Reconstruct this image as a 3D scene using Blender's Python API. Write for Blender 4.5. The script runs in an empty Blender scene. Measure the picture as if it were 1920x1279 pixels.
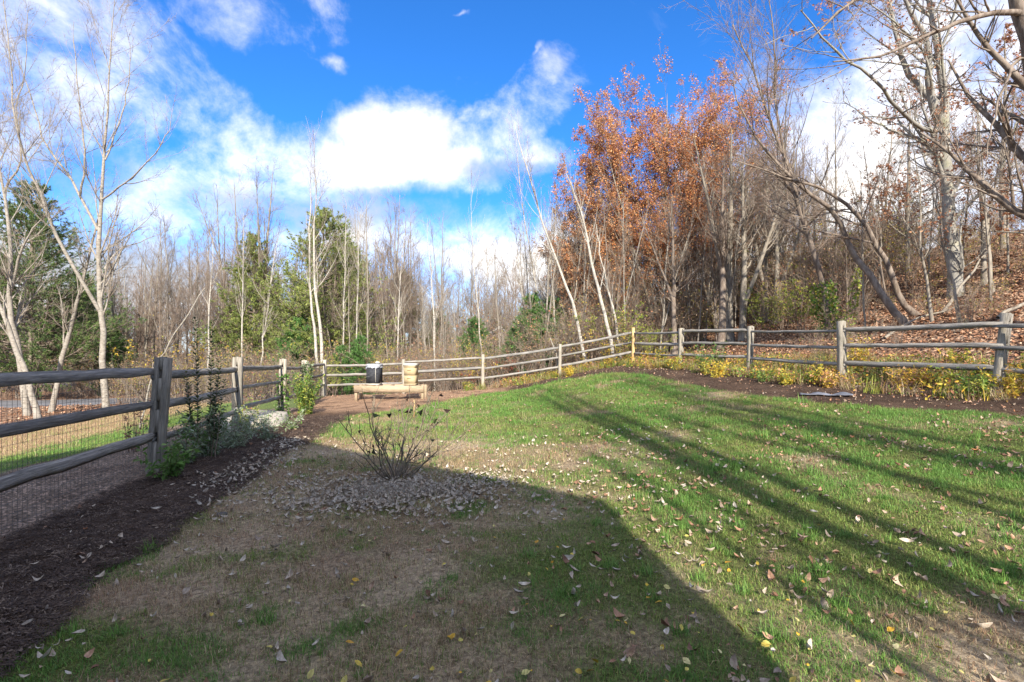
import bpy, math
import numpy as np

# ------------------------------------------------------------------ camera
sc = bpy.context.scene
col = sc.collection
EYE = 1.55
FPX = 940.0
HOR = 662.0
cam_d = bpy.data.cameras.new('camera')
cam = bpy.data.objects.new('camera', cam_d)
col.objects.link(cam)
cam.location = (0, 0, EYE)
cam.rotation_euler = (math.radians(90), 0, 0)
cam_d.sensor_width = 36
cam_d.lens = 36 * FPX / 1920
cam_d.shift_y = (HOR - 639.5) / 1920
cam_d.clip_start = 0.05
cam_d.clip_end = 3000
sc.camera = cam

# ------------------------------------------------------------------ light
SUN_EL = math.radians(30)
SH = np.array([-0.16, 1.0]); SH /= np.linalg.norm(SH)          # direction shadows fall on the ground
sun_d = bpy.data.lights.new('sun', 'SUN')
sun_d.energy = 2.9
sun_d.angle = math.radians(0.55)
sun_d.color = (1.0, 0.91, 0.78)
sun = bpy.data.objects.new('sun', sun_d)
col.objects.link(sun)
sun.location = (10, -40, 30)
from mathutils import Vector, Matrix
sun.rotation_euler = Vector((SH[0] * math.cos(SUN_EL), SH[1] * math.cos(SUN_EL), -math.sin(SUN_EL))).to_track_quat('-Z', 'Y').to_euler()

sc.view_settings.view_transform = 'Standard'
sc.view_settings.look = 'None'
sc.view_settings.exposure = 1.88
sc.view_settings.gamma = 1.0
sc.view_settings.use_curve_mapping = False
try:
    sc.cycles.max_bounces = 6
    sc.cycles.transparent_max_bounces = 8
    sc.cycles.diffuse_bounces = 3
    sc.cycles.use_denoising = True
except Exception:
    pass

world = bpy.data.worlds.new('World')
sc.world = world
world.use_nodes = True


class NT:
    """small helper for node trees"""
    def __init__(s, tree):
        s.t = tree; s.n = tree.nodes; s.l = tree.links

    def new(s, kind, **kw):
        n = s.n.new(kind)
        for k, v in kw.items():
            setattr(n, k, v)
        return n

    def put(s, sock, v):
        if v is None:
            return
        if isinstance(v, bpy.types.NodeSocket):
            s.l.new(v, sock)
        else:
            sock.default_value = v

    def math(s, op, a, b=None, c=None, clamp=False):
        n = s.new('ShaderNodeMath', operation=op); n.use_clamp = clamp
        s.put(n.inputs[0], a); s.put(n.inputs[1], b); s.put(n.inputs[2], c)
        return n.outputs[0]

    def vmath(s, op, a, b=None):
        n = s.new('ShaderNodeVectorMath', operation=op)
        s.put(n.inputs[0], a); s.put(n.inputs[1], b)
        return n.outputs['Value'] if op in ('LENGTH', 'DOT_PRODUCT') else n.outputs[0]

    def mix(s, f, a, b, mode='MIX'):
        n = s.new('ShaderNodeMix', data_type='RGBA', blend_type=mode)
        s.put(n.inputs[0], f)
        s.put(n.inputs[6], a if isinstance(a, bpy.types.NodeSocket) else (*a, 1))
        s.put(n.inputs[7], b if isinstance(b, bpy.types.NodeSocket) else (*b, 1))
        return n.outputs[2]

    def noise(s, vec, scale, detail=4, rough=0.55, dist=0.0):
        n = s.new('ShaderNodeTexNoise')
        s.put(n.inputs['Vector'], vec)
        n.inputs['Scale'].default_value = scale
        n.inputs['Detail'].default_value = detail
        n.inputs['Roughness'].default_value = rough
        n.inputs['Distortion'].default_value = dist
        return n

    def ramp(s, f, stops, interp='LINEAR'):
        n = s.new('ShaderNodeValToRGB')
        n.color_ramp.interpolation = interp
        e = n.color_ramp.elements
        while len(e) > 1:
            e.remove(e[-1])
        e[0].position = stops[0][0]; e[0].color = (*stops[0][1], 1)
        for p, c in stops[1:]:
            x = e.new(p); x.color = (*c, 1)
        s.put(n.inputs[0], f)
        return n.outputs[0]

    def maprange(s, v, a, b, c=0.0, d=1.0, smooth=True):
        n = s.new('ShaderNodeMapRange', interpolation_type='SMOOTHSTEP' if smooth else 'LINEAR')
        s.put(n.inputs['Value'], v)
        n.inputs['From Min'].default_value = a; n.inputs['From Max'].default_value = b
        n.inputs['To Min'].default_value = c; n.inputs['To Max'].default_value = d
        return n.outputs[0]


def build_world():
    w = NT(world.node_tree)
    w.n.clear()
    out = w.new('ShaderNodeOutputWorld')
    bg = w.new('ShaderNodeBackground')
    STR = 0.13
    bg.inputs['Strength'].default_value = STR
    sky = w.new('ShaderNodeTexSky', sky_type='NISHITA')
    sky.sun_disc = False
    sky.sun_elevation = SUN_EL
    sky.sun_rotation = math.atan2(-SH[0], -SH[1])
    sky.altitude = 100
    sky.air_density = 1.0
    sky.dust_density = 0.3
    sky.ozone_density = 2.0
    skyc = w.mix(1.0, sky.outputs[0], (0.10, 0.32, 0.59), 'MULTIPLY')
    tc = w.new('ShaderNodeTexCoord')
    g = tc.outputs['Generated']
    sp = w.new('ShaderNodeSeparateXYZ'); w.put(sp.inputs[0], g)
    az = w.math('ARCTAN2', sp.outputs[0], sp.outputs[1])
    el = w.math('ARCSINE', sp.outputs[2])
    cb = w.new('ShaderNodeCombineXYZ'); w.put(cb.inputs[0], az); w.put(cb.inputs[1], el)
    n1 = w.noise(g, 5.0, 5, 0.6)
    wob = w.vmath('MULTIPLY', w.vmath('SUBTRACT', n1.outputs['Color'], (0.5, 0.5, 0.5)), (0.13, 0.10, 0.0))
    p = w.vmath('ADD', cb.outputs[0], wob)
    # centre x, y, radii and turn of each cloud, measured on the photograph and kept as sky angles
    clouds = [(60, 250, 300, 170, 0, .14), (300, 150, 170, 70, -38, .18), (420, 265, 170, 75, -32, .30), (570, 315, 120, 56, -10, .3),
              (250, 370, 330, 110, 0, .26), (480, 375, 220, 60, 0, .4), (480, 15, 120, 45, 10, .10), (90, 30, 120, 60, 0, .08), (230, 70, 200, 40, -35, .12),
              (735, 280, 92, 60, 0, 1.5), (668, 322, 84, 44, 0, .8), (862, 320, 96, 34, 8, .6), (590, 330, 90, 36, 0, .35), (950, 245, 105, 44, 24, .22),
              (1010, 300, 60, 22, 0, .2), (632, 118, 46, 24, -10, -.02), (585, 92, 60, 14, -20, -.12), (1018, 105, 40, 16, 40, -.12), (870, 455, 170, 50, 0, .3),
              (650, 430, 180, 46, 0, .5), (1020, 500, 200, 70, 0), (1630, 360, 330, 170, -10, .7),
              (1790, 170, 230, 170, 0, .5), (1960, 60, 200, 200, 0, .5), (1500, 520, 500, 90, 0), (200, 520, 500, 90, 0),
              (975, 185, 80, 24, 30, .10), (880, 12, 36, 10, 0, -.12)]

    def blobs(lst):
        cur = None
        for (cx, cy, rx, ry, rot, *st) in lst:
            dx = cx - 960.0; dy = HOR - cy
            a = math.atan2(dx, FPX); e = math.atan2(dy, math.hypot(FPX, dx))
            m = w.new('ShaderNodeMapping', vector_type='TEXTURE')
            w.put(m.inputs['Vector'], p)
            m.inputs['Location'].default_value = (a, e, 0)
            m.inputs['Rotation'].default_value = (0, 0, math.radians(rot))
            m.inputs['Scale'].default_value = (rx / FPX * math.cos(a) ** 2 * 1.25, ry / FPX * math.cos(a) * 1.25, 1)
            v = w.math('SUBTRACT', 1.0, w.vmath('LENGTH', m.outputs[0]))
            if st and st[0] < 0: v = w.math('ADD', v, st[0] - .88)
            elif st: v = w.math('MINIMUM' if st[0] < 1 else 'MAXIMUM', v, w.math('MULTIPLY', v, st[0]))
            cur = v if cur is None else w.math('MAXIMUM', cur, v)
        return cur
    dens = blobs(clouds)
    side = w.maprange(w.math('ABSOLUTE', az), 0.86, 1.2, -1.0, 0.2)
    over = w.maprange(el, 0.70, 0.95, -1.0, 0.25)  # unseen overhead cloud cover, added to whiten the fill light
    dens = w.math('MAXIMUM', dens, w.math('MAXIMUM', side, over))
    fb = w.noise(g, 6.0, 10, 0.66, 0.25)
    fv = w.math('MULTIPLY', w.math('SUBTRACT', fb.outputs[0], 0.5), 2.2)
    soft = w.math('ADD', dens, fv)
    mask = w.maprange(soft, -0.28, 0.74)
    # thin veils inside the blue
    veil = w.noise(w.vmath('MULTIPLY', g, (1.0, 1.6, 3.2)), 3.0, 8, 0.66, 0.8)
    vm = w.maprange(veil.outputs[0], 0.62, 0.9, 0.0, 0.15)
    lowv = w.maprange(el, 0.0, 0.30, 0.75, 0.0)
    mask = w.math('MAXIMUM', mask, w.math('MAXIMUM', vm, lowv))
    dark = blobs([(760, 392, 150, 34, 0), (230, 500, 260, 70, 0), (560, 400, 200, 36, 0), (1500, 600, 500, 70, 0), (150, 330, 140, 40, 20), (960, 330, 90, 22, 0)])
    cn = w.noise(g, 6.0, 6, 0.55)
    shade = w.math('MAXIMUM', w.math('MAXIMUM', w.maprange(dark, -0.25, 0.6), w.maprange(el, 0.10, 0.30, 0.55, 0.0)), w.maprange(cn.outputs[0], 0.40, 0.78, 0.0, 0.7))
    k = 1.0 / STR
    cloud = w.mix(shade, (0.50 * k, 0.48 * k, 0.455 * k), (0.20 * k, 0.215 * k, 0.245 * k))
    c = w.mix(mask, skyc, cloud)
    w.put(bg.inputs['Color'], c)
    w.l.new(bg.outputs[0], out.inputs[0])


build_world()

# ------------------------------------------------------------------ helpers
rng = np.random.default_rng(7)


def at(px, py, d):
    """a point seen at pixel px, py of the 1920 wide photograph, d metres ahead"""
    return np.array([(px - 960) / FPX * d, d, EYE - (py - HOR) / FPX * d])


def tag(o, label=None, cat=None, group=None, kind=None):
    if label: o['label'] = label
    if cat: o['category'] = cat
    if group: o['group'] = group
    if kind: o['kind'] = kind
    return o


def empty(name, loc=(0, 0, 0), rz=0.0):
    o = bpy.data.objects.new(name, None)
    o.empty_display_size = 0.2
    o.location = tuple(float(v) for v in loc)
    o.rotation_euler = (0, 0, rz)
    col.objects.link(o)
    return o


def mk(name, V, F, mat=None, C=None, smooth=False, mats=None, midx=None):
    """mesh from arrays; F: list of (n,3) / (n,4) index arrays"""
    me = bpy.data.meshes.new(name)
    V = np.ascontiguousarray(V, dtype=np.float32)
    F = [np.asarray(f) for f in (F if isinstance(F, (list, tuple)) else [F]) if len(f)]
    me.vertices.add(len(V)); me.vertices.foreach_set('co', V.ravel())
    li = np.concatenate([f.ravel() for f in F]).astype(np.int32)
    tot = np.concatenate([np.full(len(f), f.shape[1]) for f in F]).astype(np.int32)
    st = np.concatenate([[0], np.cumsum(tot)[:-1]]).astype(np.int32)
    me.loops.add(len(li)); me.loops.foreach_set('vertex_index', li)
    me.polygons.add(len(tot)); me.polygons.foreach_set('loop_start', st)
    me.polygons.foreach_set('loop_total', tot)
    if midx is not None:
        me.polygons.foreach_set('material_index', np.asarray(midx, dtype=np.int32))
    me.update(calc_edges=True)
    me.validate()
    if smooth:
        me.polygons.foreach_set('use_smooth', np.ones(len(me.polygons), dtype=bool))
    if C is not None:
        a = me.color_attributes.new('Col', 'FLOAT_COLOR', 'POINT')
        C4 = np.ones((len(V), 4), dtype=np.float32); C4[:, :3] = C
        a.data.foreach_set('color', C4.ravel())
    for m in (mats or ([mat] if mat else [])):
        me.materials.append(m)
    return me


def ob(name, me, parent=None, loc=(0, 0, 0), rot=(0, 0, 0), scale=(1, 1, 1), link=True):
    o = bpy.data.objects.new(name, me)
    o.location = tuple(float(v) for v in loc); o.rotation_euler = tuple(rot); o.scale = tuple(scale)
    if link: col.objects.link(o)
    if parent is not None: o.parent = parent
    return o


def dup(root, loc, rz=0.0, s=1.0, label=None, group=None, tilt=(0, 0)):
    r = root.copy(); col.objects.link(r)
    r.location = tuple(float(v) for v in loc)
    r.rotation_euler = (tilt[0], tilt[1], rz)
    r.scale = (s, s, s) if np.isscalar(s) else tuple(s)
    if label: r['label'] = label
    if group: r['group'] = group
    for ch in list(root.children):
        c = ch.copy(); col.objects.link(c); c.parent = r
        for g in list(ch.children):
            d = g.copy(); col.objects.link(d); d.parent = c
    return r


def unit(v):
    return v / np.maximum(np.linalg.norm(v, axis=-1, keepdims=True), 1e-9)


class Acc:
    """collects geometry for one mesh"""
    def __init__(s): s.V = []; s.F = {3: [], 4: []}; s.C = []; s.n = 0
    def add(s, V, F, c=None):
        V = np.asarray(V, float).reshape(-1, 3)
        for f in (F if isinstance(F, list) else [F]):
            f = np.asarray(f)
            if len(f): s.F[f.shape[1]].append(f + s.n)
        s.V.append(V)
        if c is not None:
            s.C.append(np.broadcast_to(np.asarray(c, float), (len(V), 3)))
        s.n += len(V)
        return s
    def mesh(s, name, mat, smooth=False):
        F = [np.concatenate(v) for v in s.F.values() if v]
        return mk(name, np.concatenate(s.V), F, mat, np.concatenate(s.C) if s.C else None, smooth)


def tubes(acc, P, R, sides, c=None):
    """P (B,N,3), R (B,N): tapered tubes"""
    B, N, _ = P.shape
    if B == 0: return
    T = np.empty_like(P)
    T[:, 1:-1] = P[:, 2:] - P[:, :-2]
    T[:, 0] = P[:, 1] - P[:, 0]; T[:, -1] = P[:, -1] - P[:, -2]
    T = unit(T)
    axis = unit(P[:, -1] - P[:, 0])
    ref = np.where(np.abs(axis[:, 2:3]) > 0.8, np.array([[1.0, 0, 0]]), np.array([[0, 0, 1.0]]))
    U = unit(np.cross(T, ref[:, None, :])); W = np.cross(T, U)
    a = np.arange(sides) * 2 * math.pi / sides
    V = P[:, :, None, :] + R[:, :, None, None] * (np.cos(a)[None, None, :, None] * U[:, :, None, :] + np.sin(a)[None, None, :, None] * W[:, :, None, :])
    idx = np.arange(B * N * sides).reshape(B, N, sides)
    f = np.stack([idx[:, :-1], np.roll(idx, -1, 2)[:, :-1], np.roll(idx, -1, 2)[:, 1:], idx[:, 1:]], -1).reshape(-1, 4)
    acc.add(V.reshape(-1, 3), f, c)


def resample(pts, radii, N, r=None, wob=0.0):
    pts = np.asarray(pts, float); radii = np.asarray(radii, float)
    L = np.concatenate([[0], np.cumsum(np.linalg.norm(np.diff(pts, axis=0), axis=1))])
    t = np.linspace(0, L[-1], N)
    # Catmull-Rom through the points
    out = np.empty((N, 3))
    ext = np.vstack([2 * pts[0] - pts[1], pts, 2 * pts[-1] - pts[-2]])
    for k, tt in enumerate(t):
        i = min(max(np.searchsorted(L, tt, 'right') - 1, 0), len(pts) - 2)
        u = (tt - L[i]) / max(L[i + 1] - L[i], 1e-9)
        p0, p1, p2, p3 = ext[i], ext[i + 1], ext[i + 2], ext[i + 3]
        out[k] = 0.5 * ((2 * p1) + (p2 - p0) * u + (2 * p0 - 5 * p1 + 4 * p2 - p3) * u * u + (3 * p1 - p0 - 3 * p2 + p3) * u ** 3)
    if wob and r is not None:
        w = r.normal(0, wob, (N, 3)); w[0] = 0
        out += w
    return out, np.interp(t, L, radii)


def spawn(r, P, R, per_m, t0=0.2, t1=1.0, ang=0.8, angj=0.2, ratio=0.5, N=6, wander=0.08, up=0.05, rr=0.55, rmin=0.003,
          minlen=0.1, maxlen=9.0, tip=0.25, shape=0.6, bias=None):
    """children branches of (P, R), all at once"""
    B, Np, _ = P.shape
    L = np.linalg.norm(np.diff(P, axis=1), axis=2).sum(1)
    n = r.poisson(np.maximum(per_m * L * (t1 - t0), 0.0))
    idx = np.repeat(np.arange(B), n)
    M = len(idx)
    if M == 0: return np.zeros((0, N, 3)), np.zeros((0, N))
    t = r.uniform(t0, t1, M)
    f = t * (Np - 1); i = np.minimum(f.astype(int), Np - 2); u = (f - i)[:, None]
    base = P[idx, i] * (1 - u) + P[idx, i + 1] * u
    tan = unit(P[idx, i + 1] - P[idx, i])
    rad = R[idx, i] * (1 - u[:, 0]) + R[idx, i + 1] * u[:, 0]
    q = r.normal(0, 1, (M, 3))
    if bias is not None: q += np.asarray(bias)
    q = unit(q - (q * tan).sum(1, keepdims=True) * tan)
    a = np.clip(r.normal(ang, angj, M), 0.15, 1.6)[:, None]
    d = tan * np.cos(a) + q * np.sin(a)
    ln = np.clip(L[idx] * ratio * (1 - shape * t) * r.uniform(0.55, 1.25, M), minlen, maxlen)
    step = (ln / (N - 1))[:, None]
    out = np.empty((M, N, 3)); out[:, 0] = base
    for k in range(1, N):
        d = unit(d + np.array([0, 0, up]) + r.normal(0, wander, (M, 3)))
        out[:, k] = out[:, k - 1] + d * step
    r0 = np.maximum(np.minimum(rad * rr, ln * 0.03), rmin)
    tp = np.linspace(1, tip, N)[None]
    return out, np.maximum(r0[:, None] * tp, rmin * 0.6)


def leafquads(acc, r, pos, size, cols, nrm_up=0.0, fold=0.25, aspect=0.55, sj=0.35):
    """folded rhombic leaves at pos, random directions"""
    M = len(pos)
    if M == 0: return
    d = unit(r.normal(0, 1, (M, 3)) * np.array([1, 1, 0.7]) - np.array([0, 0, 0.25]))
    q = r.normal(0, 1, (M, 3)) + np.array([0, 0, nrm_up])
    s = unit(np.cross(d, q)); n = np.cross(s, d)
    ln = (size * r.uniform(1 - sj, 1 + sj, M))[:, None]
    w = ln * aspect
    mid = pos + d * ln * 0.5
    V = np.stack([pos, mid + s * w * 0.5 + n * w * fold, pos + d * ln, mid - s * w * 0.5 + n * w * fold], 1)
    idx = np.arange(M * 4).reshape(M, 4)
    F = np.concatenate([idx[:, [0, 1, 2]], idx[:, [0, 2, 3]]])
    cc = np.asarray(cols)[r.integers(0, len(cols), M)] * r.uniform(0.75, 1.25, (M, 1))
    acc.add(V.reshape(-1, 3), F, np.repeat(cc, 4, 0))


# value noise for masks
_h = np.random.default_rng(11).random((256, 256))


def vnoise(x, y, s):
    x = np.asarray(x, float) * s; y = np.asarray(y, float) * s
    xi = np.floor(x).astype(int); yi = np.floor(y).astype(int)
    u = x - xi; v = y - yi
    u = u * u * (3 - 2 * u); v = v * v * (3 - 2 * v)
    a = _h[xi & 255, yi & 255]; b = _h[(xi + 1) & 255, yi & 255]
    c = _h[xi & 255, (yi + 1) & 255]; d = _h[(xi + 1) & 255, (yi + 1) & 255]
    return (a * (1 - u) + b * u) * (1 - v) + (c * (1 - u) + d * u) * v


def fbm(x, y, s, o=4):
    t = 0; amp = 0.5; tot = 0
    for k in range(o):
        t = t + amp * vnoise(x + 17.3 * k, y - 9.1 * k, s * 2 ** k); tot += amp; amp *= 0.5
    return t / tot


def sstep(x, a, b):
    t = np.clip((x - a) / (b - a), 0, 1)
    return t * t * (3 - 2 * t)


# ------------------------------------------------------------------ materials
def material(name, rough=0.85, spec=0.2):
    m = bpy.data.materials.new(name); m.use_nodes = True
    w = NT(m.node_tree)
    b = w.n['Principled BSDF']
    b.inputs['Roughness'].default_value = rough
    b.inputs['Specular IOR Level'].default_value = spec
    return m, w, b


def bump(w, b, h, strength=0.5, dist=0.02):
    n = w.new('ShaderNodeBump')
    n.inputs['Strength'].default_value = strength
    n.inputs['Distance'].default_value = dist
    w.put(n.inputs['Height'], h)
    w.l.new(n.outputs[0], b.inputs['Normal'])


def objco(w, scale=(1, 1, 1)):
    tc = w.new('ShaderNodeTexCoord')
    return w.vmath('MULTIPLY', tc.outputs['Object'], scale)


def bark_mat(name, c1, c2, c3, scale=6.0, pale=False):
    m, w, b = material(name, 0.9, 0.15)
    co = objco(w, (1, 1, 0.28) if not pale else (1, 1, 2.2))
    n1 = w.noise(co, scale, 6, 0.65)
    n2 = w.noise(objco(w), 1.3, 3)
    c = w.mix(w.maprange(n1.outputs[0], 0.38, 0.62), c1, c2)
    c = w.mix(w.maprange(n2.outputs[0], 0.52, 0.72, 0, 0.7), c, c3)
    n3 = w.noise(objco(w, (1, 1, 3.0)), scale * 1.6, 3, 0.5)
    if pale:
        c = w.mix(w.maprange(n3.outputs[0], 0.60, 0.68, 0, 0.85), c, (0.06, 0.05, 0.045))
    w.put(b.inputs['Base Color'], c)
    bump(w, b, n1.outputs[0], 0.6, 0.03)
    return m


def plain_mat(name, c1, c2, scale=8.0, rough=0.85, bmp=0.2):
    m, w, b = material(name, rough, 0.2)
    n = w.noise(objco(w), scale, 4, 0.6)
    w.put(b.inputs['Base Color'], w.mix(w.maprange(n.outputs[0], 0.35, 0.65), c1, c2))
    bump(w, b, n.outputs[0], bmp, 0.01)
    return m


def leaf_mat(name, col_attr=True, c=(0.1, 0.1, 0.1), trans=0.35, rough=0.6):
    m, w, b = material(name, rough, 0.25)
    if col_attr:
        a = w.new('ShaderNodeAttribute'); a.attribute_name = 'Col'
        cc = a.outputs['Color']
    else:
        n = w.noise(objco(w), 14, 2)
        cc = w.mix(n.outputs[0], tuple(v * 0.7 for v in c), tuple(v * 1.3 for v in c))
    w.put(b.inputs['Base Color'], cc)
    tr = w.new('ShaderNodeBsdfTranslucent'); w.put(tr.inputs['Color'], cc)
    mx = w.new('ShaderNodeMixShader'); mx.inputs[0].default_value = trans
    w.l.new(b.outputs[0], mx.inputs[1]); w.l.new(tr.outputs[0], mx.inputs[2])
    w.l.new(mx.outputs[0], w.n['Material Output'].inputs[0])
    return m


M = {}
M['bark_pale'] = bark_mat('pale_bark', (0.23, 0.205, 0.172), (0.32, 0.295, 0.255), (0.15, 0.135, 0.108), 7, True)
M['bark_birch'] = bark_mat('birch_bark', (0.34, 0.315, 0.27), (0.47, 0.44, 0.39), (0.24, 0.215, 0.175), 7, True)
M['bark_gray'] = bark_mat('gray_bark', (0.19, 0.165, 0.135), (0.29, 0.26, 0.215), (0.22, 0.20, 0.14), 9)
M['bark_brown'] = bark_mat('brown_bark', (0.13, 0.10, 0.08), (0.24, 0.20, 0.165), (0.16, 0.13, 0.09), 9)
M['bark_beech'] = bark_mat('beech_bark', (0.22, 0.21, 0.19), (0.31, 0.295, 0.26), (0.27, 0.27, 0.17), 4)
M['twig_pale'] = plain_mat('pale_twigs', (0.21, 0.175, 0.14), (0.30, 0.255, 0.21), 3)
M['twig_gray'] = plain_mat('gray_twigs', (0.17, 0.135, 0.108), (0.26, 0.215, 0.175), 3)
M['twig_brown'] = plain_mat('brown_twigs', (0.17, 0.125, 0.095), (0.29, 0.225, 0.175), 2)
M['leaf'] = leaf_mat('leaf')
M['needle'] = leaf_mat('needle', trans=0.2)
M['grass'] = leaf_mat('grass_blade', trans=0.3, rough=0.5)
# ------------------------------------------------------------------ terrain
LEFT = [(-2.6, -7.1, 0.0), (-3.3, -3.7, 0.0), (-3.75, -0.3, 0.0), (-4.05, 3.1, 0.0), (-4.63, 6.5, 0.0), (-5.43, 9.9, -0.03), (-6.1, 13.3, -0.10), (-6.9, 16.7, -0.18), (-7.55, 20.2, -0.2)]
BACK = [(-7.55, 20.2, -0.2), (-4.47, 20.7, -0.13), (-1.22, 20.9, 0.05), (2.03, 21.4, 0.52), (5.05, 20.9, 1.12)]
RIGHT = [(5.05, 20.9, 1.12), (5.95, 17.7, 1.02), (7.25, 15.3, 0.95), (7.9, 12.0, 0.83), (8.95, 9.26, 0.80), (9.9, 6.3, 0.7), (10.6, 3.2, 0.6), (11.3, 0.0, 0.5), (12.0, -3.2, 0.5)]

CP = [(0, 0, 0), (-3, 2, 0), (3, 2, .08), (5, 0, .15), (0, -15, .2), (-10, -15, 0), (10, -15, .8), (0, 5, 0), (0, 10, 0), (-1, 14, .02), (2.5, 4, .08), (3, 10, .35),
      (3, 15, .6), (5.5, 8, .45), (6.5, 5, .4), (4.2, 17, .88), (2.2, 18.5, .55), (-0.2, 19.3, .03), (-3, 17, -.06), (-2.5, 13, -.02), (-5, 14, -.08),
      (-7.5, 5, -.12), (-8, 8, -.27), (-8.2, 11, -.3), (-10, 10, -.5), (-14, 15, -.75), (-20, 20, -.9), (-30, 30, -1.2), (-15, 40, -1.4), (-40, 60, -1.7), (-60, 80, -1), (-30, 5, -1), (-12, 2, -.4),
      (-9, 24, -.6), (-4, 24, -.35), (-1, 24, -.05), (2, 24.5, .4), (5, 24, 1.0), (0, 32, -.5), (-5, 35, -.9), (0, 50, -1.3), (6, 30, .9), (10, 33, 2.4), (8, 26, 1.5),
      (0, 90, -1.5), (30, 90, 2), (9, 20, 1.55), (10.5, 15, 1.8), (10.8, 11, 1.5), (12.5, 8, 1.5), (13.5, 12, 2.5), (13, 17, 2.75), (14.9, 17, 3.4), (12, 22, 2.7), (16, 20, 4.5),
      (19.5, 21, 6.2), (19, 25, 6.2), (17, 28, 5.6), (14.5, 32, 4.2), (23, 17, 6.3), (25, 26, 7.0), (30, 34, 6.6), (22, 36, 5.2), (40, 20, 7), (40, 50, 5), (22, 8, 4), (30, -5, 4), (15, 0, 1.2),
      (60, 60, 4), (100, 40, 6), (-100, 40, -1), (-100, 120, 0), (0, 160, 0), (100, 150, 4), (100, -60, 3), (-100, -60, -1)]
CP = np.array(CP + LEFT + BACK[1:] + RIGHT[1:], float)


def _tps(d2):
    return 0.5 * d2 * np.log(np.maximum(d2, 1e-9))


_A = _tps(((CP[:, None, :2] - CP[None, :, :2]) ** 2).sum(-1)) + np.eye(len(CP)) * 1.5
_Q = np.concatenate([np.ones((len(CP), 1)), CP[:, :2]], 1)
_S = np.block([[_A, _Q], [_Q.T, np.zeros((3, 3))]])
_W = np.linalg.solve(_S, np.concatenate([CP[:, 2], [0, 0, 0]]))


def gz(x, y):
    x = np.asarray(x, float); y = np.asarray(y, float)
    cx = np.clip(x, -100, 100); cy = np.clip(y, -60, 150)
    sh = np.shape(cx)
    p = np.stack([cx.ravel(), cy.ravel()], -1)
    out = np.empty(len(p))
    for s in range(0, len(p), 20000):
        q = p[s:s + 20000]
        d2 = ((q[:, None, :] - CP[None, :, :2]) ** 2).sum(-1)
        out[s:s + 20000] = _tps(d2) @ _W[:-3] + _W[-3] + q @ _W[-2:]
    return out.reshape(sh)


def gz1(x, y):
    return float(gz(np.array([x]), np.array([y]))[0])


def sdist(x, y, poly):
    """signed distance to polygon, negative inside"""
    poly = np.asarray(poly, float)[:, :2]
    d = np.full(np.shape(x), 1e9); inside = np.zeros(np.shape(x), bool)
    for a, b in zip(poly, np.roll(poly, -1, 0)):
        e = b - a; wx = x - a[0]; wy = y - a[1]
        t = np.clip((wx * e[0] + wy * e[1]) / (e @ e), 0, 1)
        d = np.minimum(d, np.hypot(wx - t * e[0], wy - t * e[1]))
        c = ((a[1] > y) != (b[1] > y))
        with np.errstate(divide='ignore', invalid='ignore'):
            xx = a[0] + (y - a[1]) / (b[1] - a[1] + 1e-12) * (b[0] - a[0])
        inside ^= c & (x < xx)
    return np.where(inside, -d, d)


def ldist(x, y, line):
    line = np.asarray(line, float)[:, :2]
    d = np.full(np.shape(x), 1e9)
    for a, b in zip(line[:-1], line[1:]):
        e = b - a; wx = x - a[0]; wy = y - a[1]
        t = np.clip((wx * e[0] + wy * e[1]) / (e @ e), 0, 1)
        d = np.minimum(d, np.hypot(wx - t * e[0], wy - t * e[1]))
    return d


YARD = LEFT + BACK[1:] + RIGHT[1:]
LAWN = [(-2.4, -8), (-2.45, 2.2), (-2.8, 3.3), (-2.98, 4.2), (-3.15, 5.6), (-3.6, 7.9), (-3.9, 10.8), (-4.0, 13.0), (-2.6, 14.6), (-1.9, 17.4), (-.2, 19.2),
        (1.7, 19.4), (3.4, 18.6), (4.2, 16.8), (5.2, 12.4), (6.3, 9.8), (7.75, 7.9), (8.5, 4.5), (8.9, -8)]
ROAD = [(-70, 22), (-40, 24.5), (-26, 26), (-17, 28.5), (-12, 35), (-10, 50), (-12, 80), (-30, 130)]
ROAD2 = [(-120, 55), (-60, 52), (-45, 50), (-25, 47), (-10.5, 47)]


def zones(x, y):
    """yard, lawn, left-fence and road distances"""
    j = (fbm(x, y, 0.9, 4) - 0.5) * 0.55
    yd = sdist(x, y, YARD)
    ln = sdist(x, y, LAWN) + j
    lf = ldist(x, y, LEFT) + j * 0.8
    rd = np.minimum(ldist(x, y, ROAD) - 3.0, ldist(x, y, ROAD2) - 3.5)
    return yd, ln, lf, rd


def dryness(x, y):
    """0 green turf .. 1 worn-out brown turf"""
    n = fbm(x + 3, y, 0.8, 5)
    n2 = fbm(x, y + 40, 2.5, 3)
    base = 0.93 - 0.93 * sstep(x + (n - 0.5) * 3.6, -0.5 - 0.02 * y, 1.5)       # left side is worn
    base = np.maximum(base, 0.95 * (1 - sstep(np.hypot((x - 0.2) / 2.0, (y - 7.2) / 1.3), 0.5, 1.2)))   # sandy spot
    back = sstep(y, 8.2, 10.2)                                        # recovers towards the hives
    base = base * (1 - back * 0.85)
    base = np.maximum(base, 0.95 * (1 - sstep(np.hypot((x - 2.7) / 1.9, (y - 2.0) / 1.25), 0.45, 1.1)))
    corner = (1 - sstep(y, 2.4, 3.0)) * (1 - sstep(x, -1.9, -1.3))    # green patch in the near left corner
    base = base * (1 - corner)
    d = base + (n2 - 0.5) * 0.75 + (n - 0.5) * 0.5
    d = np.maximum(d, sstep(fbm(x - 30, y, 1.1, 4), 0.60, 0.72) * 0.65)
    d = d - 0.75 * sstep(fbm(x + 70, y - 20, 4.2, 6), 0.52, 0.76)        # tufts surviving in the worn part
    return np.clip(d, 0, 1)


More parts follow.
